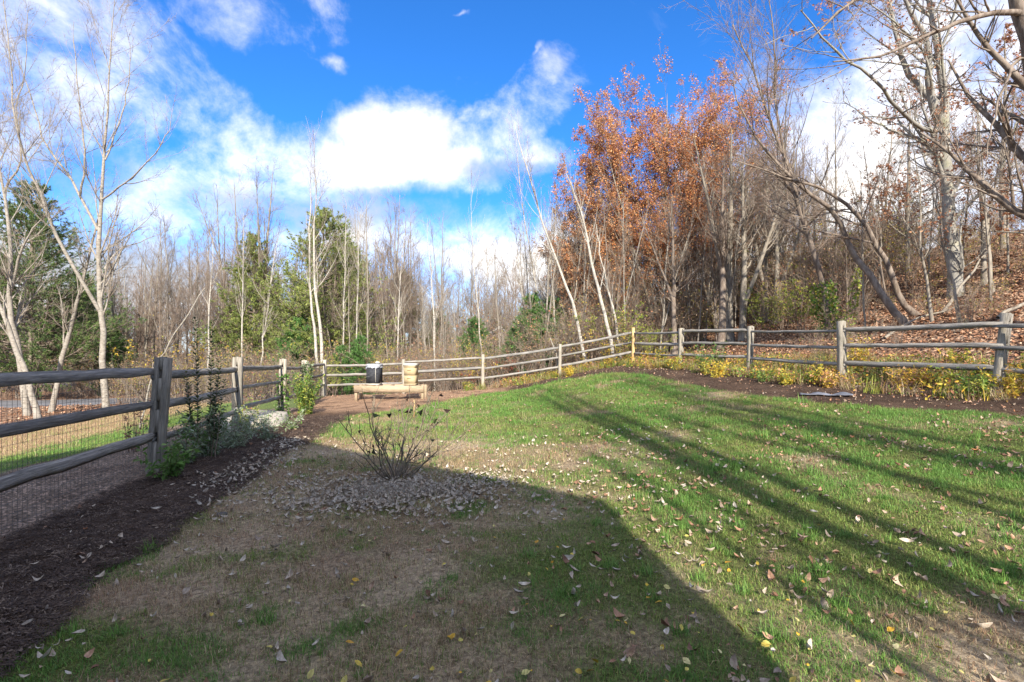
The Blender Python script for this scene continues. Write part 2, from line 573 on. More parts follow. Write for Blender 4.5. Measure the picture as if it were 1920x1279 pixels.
def build_ground():
    def axis(a, b, fine, lo, hi, g=1.065):
        mid = list(np.arange(a, b + 1e-6, fine))
        s = fine; v = mid[-1]; r_ = []
        while v < hi: s *= g; v += s; r_.append(v)
        s = fine; v = mid[0]; l_ = []
        while v > lo: s *= g; v -= s; l_.append(v)
        return np.array(l_[::-1] + mid + r_)
    xs = axis(-9.5, 11.0, 0.08, -900, 900)
    ys = axis(1.2, 21.6, 0.08, -300, 1500)
    X, Y = np.meshgrid(xs, ys, indexing='ij')
    Z = gz(X, Y)
    yd, ln, lf, rd = zones(X, Y)
    near = (np.abs(X) < 14) & (Y < 26) & (Y > -2)
    # real clods and hollows
    rough = np.where(ln < 0, 0.012, 0.03)
    Z += near * ((fbm(X, Y, 6, 4) - 0.5) * rough * 2 + (fbm(X, Y, 1.4, 2) - 0.5) * 0.05)
    far = (Y > 22) | (X > 10.5)
    Z += far * (fbm(X, Y, 0.5, 4) - 0.5) * 0.35 * sstep(yd, 0.5, 6) * (1 - sstep(-rd, -2, 0))
    Z += ((ln > 0) & (yd < 0)) * 0.02 * sstep(ln, 0, 0.25)
    dry = dryness(X, Y)
    n1 = fbm(X, Y, 3, 4); n2 = fbm(X + 50, Y, 0.35, 4)
    K = lambda c: np.array(c)[None, None, :]
    lerp = lambda a, b, t: a * (1 - t[..., None]) + b * t[..., None]
    lawn_c = lerp(lerp(K((0.10, 0.115, 0.035)), K((0.28, 0.215, 0.145)), dry), K((0.40, 0.32, 0.22)), sstep(fbm(X, Y + 8, 0.9, 4), 0.46, 0.66) * dry * 0.75)
    mul_c = lerp(K((0.075, 0.052, 0.040)), K((0.12, 0.083, 0.062)), sstep(n1, 0.3, 0.7))
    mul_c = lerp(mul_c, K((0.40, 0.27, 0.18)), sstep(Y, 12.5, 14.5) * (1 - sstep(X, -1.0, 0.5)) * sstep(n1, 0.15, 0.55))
    grv_c = lerp(K((0.13, 0.10, 0.08)), K((0.20, 0.16, 0.13)), sstep(n1, 0.3, 0.7))
    grn = sstep(4.3 + (n2 - .5) * 2 - lf, -0.8, 0.8)
    ver_c = lerp(lerp(K((0.40, 0.30, 0.16)), K((0.30, 0.19, 0.11)), n1), K((0.13, 0.18, 0.05)), grn)
    for_c = lerp(K((0.16, 0.088, 0.055)), K((0.36, 0.225, 0.15)), sstep(n1, 0.3, 0.7))
    for_c = lerp(for_c, K((0.42, 0.30, 0.18)), (1 - sstep(ldist(X, Y, BACK), 1.0, 4.5)) * 0.8)
    road_c = np.broadcast_to(K((0.16, 0.16, 0.17)), X.shape + (3,))
    cls = np.full(X.shape, 3)                       # 0 lawn 1 mulch 2 gravel 3 forest 4 verge 5 road
    left_out = (X < -3) & (yd > 0) & (Y < 21)
    cls[left_out & (lf < 9.0 + (n2 - .5) * 3)] = 4
    cls[left_out & (lf < 2.6) & (Y < 16)] = 2
    cls[yd < 0] = 1
    cls[ln < 0] = 0
    cls[(yd > 0) & (Y < 1) & (X > -6)] = 4
    cls[rd < 0] = 5
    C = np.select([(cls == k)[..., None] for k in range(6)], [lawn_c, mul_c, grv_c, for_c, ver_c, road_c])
    # soft edges of the colour (soil mixes at borders)
    Cs = C.copy()
    for _ in range(3):
        Cs[1:-1, 1:-1] = (Cs[1:-1, 1:-1] * 2 + Cs[:-2, 1:-1] + Cs[2:, 1:-1] + Cs[1:-1, :-2] + Cs[1:-1, 2:]) / 6
    keep = (cls == 5)[..., None]
    C = np.where(keep, C, Cs)
    nx, ny = X.shape
    vid = np.arange(nx * ny).reshape(nx, ny)
    quad = np.stack([vid[:-1, :-1], vid[1:, :-1], vid[1:, 1:], vid[:-1, 1:]], -1).reshape(-1, 4)
    qc = cls[:-1, :-1].reshape(-1)
    V = np.stack([X, Y, Z], -1).reshape(-1, 3); CC = C.reshape(-1, 3)

    def gm(name, kind):
        m, w, b = material(name, 0.95, 0.1)
        a = w.new('ShaderNodeAttribute'); a.attribute_name = 'Col'
        c = a.outputs['Color']
        co = objco(w)
        if kind == 'leaf':
            v = w.new('ShaderNodeTexVoronoi'); v.inputs['Scale'].default_value = 9; w.put(v.inputs['Vector'], w.vmath('ADD', co, w.vmath('MULTIPLY', w.noise(co, 6, 2).outputs['Color'], (0.12, 0.12, 0.12))))
            sp = w.new('ShaderNodeSeparateColor'); w.put(sp.inputs[0], v.outputs['Color'])
            lc = w.ramp(sp.outputs[0], [(0, (0.07, 0.04, 0.028)), (0.35, (0.20, 0.105, 0.06)), (0.6, (0.36, 0.20, 0.12)), (0.82, (0.50, 0.36, 0.25)), (1, (0.30, 0.24, 0.19))])
            c = w.mix(0.55, c, lc)
            h = w.math('MULTIPLY', v.outputs['Distance'], -4.0)
            bump(w, b, h, 0.8, 0.06)
        elif kind == 'mulch':
            n = w.noise(w.vmath('MULTIPLY', co, (1, 2.2, 1)), 38, 6, 0.75, 1.5)
            n2_ = w.noise(co, 3, 5, 0.7)
            c = w.mix(w.maprange(n.outputs[0], 0.35, 0.68), w.mix(1.0, c, (0.45, 0.42, 0.42), 'MULTIPLY'), w.mix(1.0, c, (1.7, 1.65, 1.6), 'MULTIPLY'))
            c = w.mix(w.maprange(n2_.outputs[0], 0.4, 0.7, 0, 0.5), c, w.mix(1.0, c, (0.6, 0.55, 0.5), 'MULTIPLY'))
            bump(w, b, n.outputs[0], 0.9, 0.05)
        elif kind == 'gravel':
            v = w.new('ShaderNodeTexVoronoi'); v.inputs['Scale'].default_value = 45; w.put(v.inputs['Vector'], co)
            sp = w.new('ShaderNodeSeparateColor'); w.put(sp.inputs[0], v.outputs['Color'])
            c = w.mix(1.0, c, w.ramp(sp.outputs[0], [(0, (0.4, 0.4, 0.4)), (0.7, (1.1, 1.05, 1.0)), (1, (2.4, 2.2, 2.1))]), 'MULTIPLY')
            bump(w, b, v.outputs['Distance'], 0.9, 0.02)
        elif kind == 'road':
            n = w.noise(co, 60, 3)
            n2_ = w.noise(co, 0.6, 4)
            c = w.mix(1.0, c, w.ramp(n2_.outputs[0], [(0.3, (0.7, 0.7, 0.7)), (0.7, (1.3, 1.3, 1.3))]), 'MULTIPLY')
            bump(w, b, n.outputs[0], 0.3, 0.01)
        else:
            n = w.noise(co, 26, 6, 0.72, 0.8)
            c = w.mix(1.0, c, w.ramp(n.outputs[0], [(0.34, (0.38, 0.36, 0.34)), (0.52, (1, 1, 1)), (0.68, (1.75, 1.7, 1.6))]), 'MULTIPLY')
            bump(w, b, n.outputs[0], 0.8, 0.03)
        w.put(b.inputs['Base Color'], c)
        return m
    spec = [('lawn', 'turf'), ('mulch_bed', 'mulch'), ('gravel_path', 'gravel'), ('forest_floor', 'leaf'), ('meadow', 'turf'), ('road', 'road')]
    obs = {}
    for k, (nm, kd) in enumerate(spec):
        q = quad[qc == k]
        if not len(q): continue
        used, inv = np.unique(q, return_inverse=True)
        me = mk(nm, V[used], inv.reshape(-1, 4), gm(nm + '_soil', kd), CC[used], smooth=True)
        obs[nm] = tag(ob(nm, me), kind='structure')
    return obs


GROUND = build_ground()

# ------------------------------------------------------------------ scattering of things nobody could count
def scatter(name, pts, rot, scl, idx, protos, label=None, cat=None):
    me = bpy.data.meshes.new(name)
    me.vertices.add(len(pts)); me.vertices.foreach_set('co', np.ascontiguousarray(pts, np.float32).ravel())
    for nm, ty, key, arr in (('rot', 'FLOAT_VECTOR', 'vector', rot), ('scl', 'FLOAT', 'value', scl), ('idx', 'INT', 'value', idx)):
        a = me.attributes.new(nm, ty, 'POINT')
        a.data.foreach_set(key, np.ascontiguousarray(arr, np.int32 if ty == 'INT' else np.float32).ravel())
    c = bpy.data.collections.new(name + '_shapes')
    for k, p in enumerate(protos):
        o = bpy.data.objects.new('%s_shape_%02d' % (name, k), p); c.objects.link(o)
    g = bpy.data.node_groups.new(name, 'GeometryNodeTree')
    g.interface.new_socket('Geometry', in_out='INPUT', socket_type='NodeSocketGeometry')
    g.interface.new_socket('Geometry', in_out='OUTPUT', socket_type='NodeSocketGeometry')
    N = g.nodes; L = g.links
    i = N.new('NodeGroupInput'); o_ = N.new('NodeGroupOutput')
    ip = N.new('GeometryNodeInstanceOnPoints'); ci = N.new('GeometryNodeCollectionInfo')
    ci.inputs['Collection'].default_value = c
    ci.inputs['Separate Children'].default_value = True; ci.inputs['Reset Children'].default_value = True
    L.new(i.outputs[0], ip.inputs['Points']); L.new(ci.outputs[0], ip.inputs['Instance'])
    ip.inputs['Pick Instance'].default_value = True
    for nm, ty, s in (('rot', 'FLOAT_VECTOR', 'Rotation'), ('scl', 'FLOAT', 'Scale'), ('idx', 'INT', 'Instance Index')):
        a = N.new('GeometryNodeInputNamedAttribute'); a.data_type = ty; a.inputs['Name'].default_value = nm
        L.new(a.outputs[0], ip.inputs[s])
    L.new(ip.outputs[0], o_.inputs[0])
    o = ob(name, me)
    md = o.modifiers.new('scatter', 'NODES'); md.node_group = g
    return tag(o, label, cat, kind='stuff')


def blade_clump(name, r, n, rad, h, w, cols, lean=0.5, mat=None, segs=2):
    a = Acc()
    ang = r.uniform(0, 2 * math.pi, n); rr = rad * np.sqrt(r.uniform(0, 1, n))
    b = np.stack([rr * np.cos(ang), rr * np.sin(ang), np.full(n, -0.01)], 1)
    fa = r.uniform(0, 2 * math.pi, n)
    out = np.stack([np.cos(fa), np.sin(fa), np.zeros(n)], 1); side = np.stack([-np.sin(fa), np.cos(fa), np.zeros(n)], 1)
    H = (h * r.uniform(0.5, 1.2, n))[:, None]; ln = r.uniform(0.1, 1, n)[:, None] * lean
    ww = (w * r.uniform(0.7, 1.3, n))[:, None]
    up = np.array([0, 0, 1.0])
    m = b + up * H * 0.55 * np.cos(ln) + out * H * 0.30 * np.sin(ln)
    t = m + up * H * 0.5 * np.cos(ln * 1.9) + out * H * 0.5 * np.sin(ln * 1.9)
    V = np.stack([b - side * ww * .5, b + side * ww * .5, m - side * ww * .45, m + side * ww * .45, t], 1)
    k = np.arange(n)[:, None] * 5
    cc = np.asarray(cols)[r.integers(0, len(cols), n)] * r.uniform(0.75, 1.25, (n, 1))
    a.add(V.reshape(-1, 3), [np.concatenate([k + 0, k + 1, k + 3, k + 2], 1), np.concatenate([k + 2, k + 3, k + 4], 1)], np.repeat(cc, 5, 0))
    return a.mesh(name, mat or M['grass'])


GREEN = [(0.17, 0.26, 0.055), (0.22, 0.31, 0.07), (0.12, 0.20, 0.05), (0.32, 0.36, 0.11)]
BGREEN = [(0.14, 0.27, 0.055), (0.18, 0.33, 0.07), (0.11, 0.22, 0.05)]
STRAW = [(0.50, 0.385, 0.225), (0.34, 0.245, 0.14), (0.60, 0.50, 0.32), (0.20, 0.135, 0.08)]
RSTRAW = [(0.30, 0.18, 0.115), (0.40, 0.255, 0.165), (0.17, 0.105, 0.07), (0.50, 0.40, 0.28)]


def grass():
    r = np.random.default_rng(21)
    protos = [blade_clump('turf', r, 40, .075, .042, .0036, GREEN * 3 + [STRAW[0]], 1.35) for _ in range(3)] + \
             [blade_clump('turf', r, 40, .075, .056, .0038, BGREEN, 1.35) for _ in range(2)] + \
             [blade_clump('straw', r, 40, .10, .062, .0028, STRAW + GREEN[:2], 1.65) for _ in range(2)] + \
             [blade_clump('straw', r, 40, .10, .062, .0028, RSTRAW + STRAW[:2], 1.68) for _ in range(2)] + \
             [blade_clump('tuft', r, 60, .05, .11, .004, BGREEN, 1.1)]
    P = []; S = []; I = []
    for (y0, y1, dens, s) in ((1.3, 3.2, 520, .9), (3.2, 5.5, 360, 1.0), (5.5, 9, 150, 1.25), (9, 14, 90, 1.6), (14, 20, 55, 2.0)):
        x0, x1 = -4.2, 9.5
        n = int((x1 - x0) * (y1 - y0) * dens)
        x = r.uniform(x0, x1, n); y = r.uniform(y0, y1, n)
        k = np.abs(x) < (y * 1.06 + 0.5)
        x, y = x[k], y[k]
        _, ln, _, _ = zones(x, y)
        k = ln < 0.02
        x, y = x[k], y[k]
        d = dryness(x, y)
        u = r.random(len(x))
        green = (u > np.clip(d * 1.15 - .15, 0, .97)) & (r.random(len(x)) > .04)
        # bare soil shows through worn turf
        bare = sstep(fbm(x, y + 8, 0.9, 4), 0.46, 0.66) * d
        keep = green | (r.random(len(x)) < 0.97 * (1 - bare * 0.7))
        lush = fbm(x + 9, y, 1.3, 3)
        i = np.where(green, np.where(r.random(len(x)) < sstep(lush, .35, .65) * .8, r.integers(3, 5, len(x)), r.integers(0, 3, len(x))), np.where(r.random(len(x)) < sstep(fbm(x - 60, y + 5, 2.2, 4), .42, .6), r.integers(7, 9, len(x)), r.integers(5, 7, len(x))))
        tuft = green & (r.random(len(x)) < 0.015); i = np.where(tuft, 9, i)
        sc_ = s * r.uniform(.75, 1.25, len(x)) * np.where(green & (d > .6), .75, 1.0)
        x, y, i, sc_ = x[keep], y[keep], i[keep], sc_[keep]
        P.append(np.stack([x, y, gz(x, y) - 0.004 + (fbm(x, y, 1.4, 2) - 0.5) * 0.05 + (fbm(x, y, 6, 4) - .5) * .024], 1)); S.append(sc_); I.append(i)
    P = np.concatenate(P); S = np.concatenate(S); I = np.concatenate(I)
    R = np.zeros((len(P), 3)); R[:, 2] = r.uniform(0, 6.28, len(P)); R[:, 0] = r.normal(0, .12, len(P))
    scatter('grass', P, R, S, I, protos, 'short autumn lawn grass, green on the right and worn to straw on the left', 'grass')
    # rough verge outside the left fence
    n = 14000
    x = r.uniform(-26, -5.5, n); y = r.uniform(4, 23, n)
    yd, ln, lf, rd = zones(x, y)
    k = (yd > 0) & (lf > 2.6) & (lf < 9) & (rd > .3)
    x, y, lf = x[k], y[k], lf[k]
    i = np.where(lf < 4.2 + r.normal(0, .6, len(x)), r.integers(0, 5, len(x)), r.integers(5, 9, len(x)))
    R = np.zeros((len(x), 3)); R[:, 2] = r.uniform(0, 6.28, len(x))
    scatter('meadow_grass', np.stack([x, y, gz(x, y)], 1), R, r.uniform(1.2, 2.2, len(x)), i, protos, 'mown green and tan grass outside the wire-backed fence', 'grass')


grass()

# ------------------------------------------------------------------ fallen leaves
def leaf_mesh(name, r, L, Wd, curl, mat):
    n = 5
    t = np.linspace(0, 1, n)
    w = np.sin(np.pi * np.clip(t * 0.92 + 0.04, 0, 1)) ** 0.75 * Wd / 2; w[0] = w[-1] = 0.002
    c1, c2 = curl
    z = 0.01 + c1 * L * (t - .5) ** 2 * 4 * .3
    V = []
    tw = r.normal(0, .35)
    for k in range(n):
        for s in (-1, 0, 1):
            x = (t[k] - .5) * L; y = s * w[k]; zz = z[k] + abs(s) * w[k] * c2 + s * w[k] * tw * (t[k] - .5) * 2
            V.append((x, y + .1 * L * c1 * np.sin(t[k] * 3), zz + r.normal(0, .0012)))
    F = []
    for k in range(n - 1):
        for s in range(2):
            a = k * 3 + s
            F.append((a, a + 1, a + 4, a + 3))
    V = np.array(V); V[:, 2] -= V[:, 2].min() - 0.002
    me = mk(name, V, [np.array(F)], mat, smooth=True)
    return me


def litter_mat(name, stops, island=False):
    m, w, b = material(name, 0.7, 0.25)
    oi = w.new('ShaderNodeObjectInfo')
    c = w.ramp(oi.outputs['Random'], stops)
    n = w.noise(objco(w), 45, 3)
    c = w.mix(1.0, c, w.ramp(n.outputs[0], [(0.3, (0.65, 0.6, 0.55)), (0.65, (1.15, 1.15, 1.15))]), 'MULTIPLY')
    w.put(b.inputs['Base Color'], c)
    return m


TAN = litter_mat('dry_leaf', [(0, (0.16, 0.09, 0.06)), (.2, (0.33, 0.19, 0.125)), (.45, (0.46, 0.29, 0.20)), (.62, (0.38, 0.30, 0.23)), (.8, (0.30, 0.25, 0.21)), (.92, (0.46, 0.38, 0.29)), (1, (0.42, 0.17, 0.07))])
PALE = litter_mat('pale_leaf', [(0, (0.34, 0.31, 0.27)), (.3, (0.54, 0.50, 0.43)), (.6, (0.42, 0.35, 0.28)), (.8, (0.56, 0.52, 0.44)), (1, (0.28, 0.21, 0.16))])
YEL = litter_mat('yellow_leaf', [(0, (0.50, 0.27, 0.03)), (.4, (0.62, 0.42, 0.05)), (.75, (0.50, 0.46, 0.12)), (1, (0.62, 0.56, 0.30))])
REDB = litter_mat('litter_leaf', [(0, (0.10, 0.055, 0.035)), (.25, (0.24, 0.12, 0.07)), (.5, (0.38, 0.20, 0.115)), (.7, (0.50, 0.31, 0.20)), (.9, (0.55, 0.42, 0.31)), (1, (0.34, 0.13, 0.05))])


def fallen():
    r = np.random.default_rng(5)
    tan = [leaf_mesh('dry_leaf', r, .074 * s, .038 * s, (r.uniform(-1, 2.2), r.uniform(-.2, 1.3)), TAN) for s in (1, .9, 1.1, .8, .7)]
    pale = [leaf_mesh('pale_leaf', r, .084 * s, .036 * s, (r.uniform(-.5, 2.2), r.uniform(.2, 1.1)), PALE) for s in (1, .8, .9, .7)]
    yel = [leaf_mesh('yellow_leaf', r, .042 * s, .028 * s, (r.uniform(-.5, .8), r.uniform(0, .5)), YEL) for s in (1, .8, 1.2)]
    protos = tan + pale + yel
    X = []; Y = []; I = []

    def put(x, y, lo, hi):
        X.append(x); Y.append(y); I.append(r.integers(lo, hi, len(x)))
    # over the lawn: more to the right and in loose drifts
    n = 24000
    x = r.uniform(-4.5, 9.5, n); y = r.uniform(1.5, 20.5, n)
    dens = 0.05 + 0.55 * sstep(x, -.3, 2.5) * (1 - sstep(y, 5, 9)) + 0.14 * sstep(x, 0, 3)
    dens = dens * (0.12 + 2.0 * sstep(fbm(x, y, 1.6, 4), 0.42, 0.68)) + .6 * (1 - sstep(np.hypot((x - 2.6) * .7, (y - 3.0) * 1.1), .2, 1.4)) * sstep(fbm(x, y, 3, 3), .4, .6)
    k = r.random(n) < dens * 1.15
    put(x[k], y[k], 0, 5)
    # pale drift under the bare shrub and along the bed
    n = 7000
    a = r.uniform(0, 6.28, n); q = np.abs(r.normal(0, .55, n))
    x = -1.30 + q * np.cos(a) * 1.45; y = 5.6 + q * np.sin(a) * .9
    k = (np.hypot(x + 1.35, y - 6.25) > .08) & (r.random(n) < .35 + .9 * sstep(fbm(x, y, 2.5, 3), .35, .6))
    put(x[k], y[k], 5, 9)
    n = 520
    t = r.random(n); put(-3.25 - .55 * t + r.normal(0, .22, n), 5.6 + 3.4 * t, 5, 9)
    n = 900
    x = r.uniform(-3.2, 3, n); y = r.uniform(1.8, 9, n); put(x, y, 5, 9)
    n = 70
    x = r.uniform(-4, -2.5, n); y = r.uniform(3.5, 8, n); put(x, y, 5, 9)
    # small yellow ones in the near right
    n = 150
    x = r.normal(1.0, 1.3, n); y = np.abs(r.normal(0, 1.1, n)) + 1.9; put(x, y, 9, 12)
    # along the back and right beds
    n = 900
    t = r.random(n); i = (t * (len(RIGHT) - 4)).astype(int); f = t * (len(RIGHT) - 4) - i
    Rr = np.array(RIGHT); p = Rr[i] * (1 - f[:, None]) + Rr[i + 1] * f[:, None]
    put(p[:, 0] - np.abs(r.normal(.6, .7, n)), p[:, 1] + r.normal(0, .2, n), 0, 5)
    n = 500
    t = r.random(n); i = (t * 4).astype(int).clip(0, 3); f = t * 4 - i
    Bb = np.array(BACK); p = Bb[i] * (1 - f[:, None]) + Bb[i + 1] * f[:, None]
    put(p[:, 0] + r.normal(0, .2, n), p[:, 1] - np.abs(r.normal(.4, .6, n)), 0, 5)
    x = np.concatenate(X); y = np.concatenate(Y); i = np.concatenate(I)
    k = (y > 1.4) & (np.abs(x) < y * 1.05 + .3)
    x, y, i = x[k], y[k], i[k]
    z = gz(x, y) + np.where(i >= 5, .016, .005) + (fbm(x, y, 1.4, 2) - .5) * .05
    _, ln, _, _ = zones(x, y)
    z += np.where(ln < 0, .018 * (1 - dryness(x, y)), .02)
    rot = np.stack([r.normal(0, .42, len(x)), r.normal(0, .42, len(x)), r.uniform(0, 6.28, len(x))], 1)
    s = r.uniform(.5, 1.1, len(x)) * np.where((i < 9) & (r.random(len(x)) < .3), .6, 1.0)
    big = np.where(i < 9, 1.0, .5) * s / y
    order = np.argsort(-big)
    top = order[:300]; rest = order[300:]
    lawn = GROUND['lawn']; bed = GROUND['mulch_bed']
    for k in top:
        ob('leaf', protos[i[k]], lawn if ln[k] < 0 else bed, (x[k], y[k], z[k]), rot[k], (s[k],) * 3)
    scatter('fallen_leaves', np.stack([x, y, z], 1)[rest], rot[rest], s[rest], i[rest], protos, 'dry curled leaves strewn over the lawn and beds', 'fallen leaves')
    # shredded bark on the beds
    cm = litter_mat('wood_chip', [(0, (0.045, 0.031, 0.025)), (.6, (0.08, 0.056, 0.044)), (.88, (0.125, 0.09, 0.07)), (1, (0.24, 0.19, 0.15))])
    cp = []
    for q in range(4):
        a = Acc(); m_ = 9
        for _ in range(m_):
            c = np.array([r.normal(0, .035), r.normal(0, .035), r.uniform(0, .012)]); an = r.uniform(0, 3.14); L = r.uniform(.008, .04) * (2.2 if r.random() < .05 else 1); wd = r.uniform(.003, .008)
            d = np.array([math.cos(an), math.sin(an), r.normal(0, .25)]); s_ = np.array([-math.sin(an), math.cos(an), r.normal(0, .3)])
            a.add([c - d * L / 2 - s_ * wd / 2, c + d * L / 2 - s_ * wd / 2, c + d * L / 2 + s_ * wd / 2, c - d * L / 2 + s_ * wd / 2, c + np.array([0, 0, wd])],
                  [np.array([[0, 1, 4], [1, 2, 4], [2, 3, 4], [3, 0, 4]])])
        cp.append(a.mesh('wood_chip', cm))
    n = 42000
    x = np.concatenate([r.uniform(-5.6, -2.3, n), r.uniform(-7.5, 9, 9000)]); y = np.concatenate([1.5 + 11 * r.random(n) ** 1.6, r.uniform(9, 20.5, 9000)])
    yd_, ln_, _, _ = zones(x, y); k = (yd_ < 0) & (ln_ > -.05) & ((y < 12.5) | (x > .5) | (r.random(len(x)) < .12)); x, y = x[k], y[k]
    scatter('bark_mulch', np.stack([x, y, gz(x, y) + .022 + (fbm(x, y, 6, 4) - .5) * .06 + (fbm(x, y, 1.4, 2) - .5) * .05], 1), np.stack([r.normal(0, .2, len(x)), r.normal(0, .2, len(x)), r.uniform(0, 6.28, len(x))], 1),
            r.uniform(.45, 1.0, len(x)), r.integers(0, 4, len(x)), cp, 'shredded dark bark mulch on the planting beds', 'mulch')
    # woodland litter on the hill and behind the fences
    lp = [leaf_mesh('litter', r, .11 * q, .065 * q, (r.uniform(-1, 1.6), r.uniform(-.3, 1)), REDB) for q in (1, .9, 1.15, .8)]
    n = 100000
    x = r.uniform(-9, 24, n); y = r.uniform(5, 34, n)
    yd, ln, lf, rd = zones(x, y)
    k = (yd > .1) & (r.random(n) < np.where(x > 5, 1.0, .45)) & (np.abs(x) < y * 1.06 + 1) & (lf > 8)
    x, y = x[k], y[k]
    x2 = r.uniform(-26, -8, 9000); y2 = r.uniform(8, 26, 9000)
    yd, ln, lf, rd = zones(x2, y2)
    k = (yd > 0) & (r.random(9000) < .6 * sstep(lf, 7, 11)) & (rd > -.2)
    x = np.concatenate([x, x2[k]]); y = np.concatenate([y, y2[k]])
    far = (y > 22) | (x > 10.5)
    yd, _, _, rd = zones(x, y)
    z = gz(x, y) + .015 + far * (fbm(x, y, .5, 4) - .5) * .35 * sstep(yd, .5, 6) * (1 - sstep(-rd, -2, 0))
    rot = np.stack([r.normal(0, .45, len(x)), r.normal(0, .45, len(x)), r.uniform(0, 6.28, len(x))], 1)
    scatter('leaf_litter', np.stack([x, y, z], 1), rot, r.uniform(.6, 1.15, len(x)), r.integers(0, 4, len(x)), lp, 'brown woodland leaf litter on the hill and forest floor', 'leaf litter')


fallen()


def gh(x, y):
    """ground height with the woodland's hummocks"""
    x = np.atleast_1d(np.asarray(x, float)); y = np.atleast_1d(np.asarray(y, float))
    yd, _, _, rd = zones(x, y)
    far = (y > 22) | (x > 10.5)
    return gz(x, y) + far * (fbm(x, y, .5, 4) - .5) * .35 * sstep(yd, .5, 6) * (1 - sstep(-rd, -2, 0))


def gh1(x, y):
    return float(gh(x, y)[0])
# ------------------------------------------------------------------ house behind the camera (casts the big shade)
def box(acc, c, s, R=None, col_=None, taper=0.0):
    c = np.asarray(c, float); h = np.asarray(s, float) / 2
    v = np.array([(x, y, z) for z in (-1, 1) for y in (-1, 1) for x in (-1, 1)], float)
    v[4:, :2] *= (1 - taper)
    v = v * h
    if R is not None: v = v @ np.asarray(R).T
    f = np.array([(0, 2, 3, 1), (4, 5, 7, 6), (0, 1, 5, 4), (2, 6, 7, 3), (0, 4, 6, 2), (1, 3, 7, 5)])
    acc.add(v + c, f, col_)
    return acc


def rotz(a):
    c, s = math.cos(a), math.sin(a)
    return np.array([[c, -s, 0], [s, c, 0], [0, 0, 1]])


def prism(acc, poly, y0, y1, swap=False):
    """polygon in x,z extruded from y0 to y1"""
    n = len(poly)
    V = [(x, y0, z) for x, z in poly] + [(x, y1, z) for x, z in poly]
    acc.V.append(np.array(V, float)); k = acc.n
    for i in range(n):
        acc.F[4].append(np.array([[k + i, k + (i + 1) % n, k + n + (i + 1) % n, k + n + i]]))
    for i in range(1, n - 1):
        acc.F[3].append(np.array([[k, k + i + 1, k + i], [k + n, k + n + i, k + n + i + 1]]))
    acc.n += 2 * n


siding = plain_mat('cream_siding', (0.42, 0.40, 0.35), (0.46, 0.44, 0.39), 2)
roofm = plain_mat('asphalt_shingles', (0.10, 0.095, 0.09), (0.15, 0.14, 0.135), 6)
trimm = plain_mat('white_trim', (0.74, 0.73, 0.70), (0.80, 0.79, 0.77), 3)
glass, _w, _b = material('window_glass', 0.08, 0.6); _b.inputs['Base Color'].default_value = (0.03, 0.035, 0.04, 1)
brickm, w_, b_ = material('red_brick', 0.9)
_t = w_.new('ShaderNodeTexBrick'); w_.put(_t.inputs['Vector'], objco(w_, (1, 1, 1))); _t.inputs['Scale'].default_value = 4
_t.inputs['Color1'].default_value = (0.33, 0.12, 0.07, 1); _t.inputs['Color2'].default_value = (0.24, 0.085, 0.05, 1); _t.inputs['Mortar'].default_value = (0.4, 0.36, 0.3, 1)
w_.put(b_.inputs['Base Color'], _t.outputs[0])


def gable_house(name, label, loc, rz, W, D, eave, ridge, wall_mat, wins, over=.35, group=None):
    """gable faces local -y/+y; W along x"""
    t = tag(empty(name, loc, rz), label, 'house', group)
    a = Acc(); prism(a, [(-W / 2, -1.5), (W / 2, -1.5), (W / 2, eave), (0, ridge), (-W / 2, eave)], -D / 2, D / 2)
    ob('wall', a.mesh('wall', wall_mat), t)
    a = Acc(); sl = (ridge - eave) / (W / 2); e = eave - sl * over
    for s in (-1, 1):
        prism(a, [(0, ridge + .03), (s * (W / 2 + over), e + .03), (s * (W / 2 + over), e + .22), (0, ridge + .25)], -D / 2 - over, D / 2 + over)
    r_ = ob('roof', a.mesh('roof', roofm), t)
    for yy in (-1, 1):
        for s in (-1, 1):
            a = Acc(); y0 = yy * (D / 2 + over)
            prism(a, [(0, ridge - .02), (s * (W / 2 + over), e - .02), (s * (W / 2 + over), e + .26), (0, ridge + .29)], y0 + yy * .003, y0 + yy * .05)
            ob('trim', a.mesh('trim', trimm), t)
    for (x, z, w, h, yy) in wins:
        y = yy * D / 2
        a = Acc(); box(a, (x, y + yy * .02, z), (w, .05, h)); wn = ob('window', a.mesh('window', glass), t)
        a = Acc()
        for q in (-1, 1):
            box(a, (x + q * (w / 2 + .05), y + yy * .035, z), (.1, .08, h + .2)); box(a, (x, y + yy * .036, z + q * (h / 2 + .05)), (w, .08, .1))
        box(a, (x, y + yy * .05, z), (w, .03, .05))
        ob('frame', a.mesh('frame', trimm), wn)
    return t


SHX = SH[0] / SH[1]
HX0, HX1 = -10.6, 2.05
gable_house('house', 'cream sided gable house behind the viewer shading the near lawn', ((HX0 + HX1) / 2, -7.2, 0), 0, HX1 - HX0, 10.0, 4.05, 7.35, siding,
            [(-3.5, 1.6, 1.2, 1.5, 1), (1.5, 1.6, 1.2, 1.5, 1), (-1.5, 4.4, 1.0, 1.3, 1), (1.6, 4.4, 1.0, 1.3, 1)], over=.05)

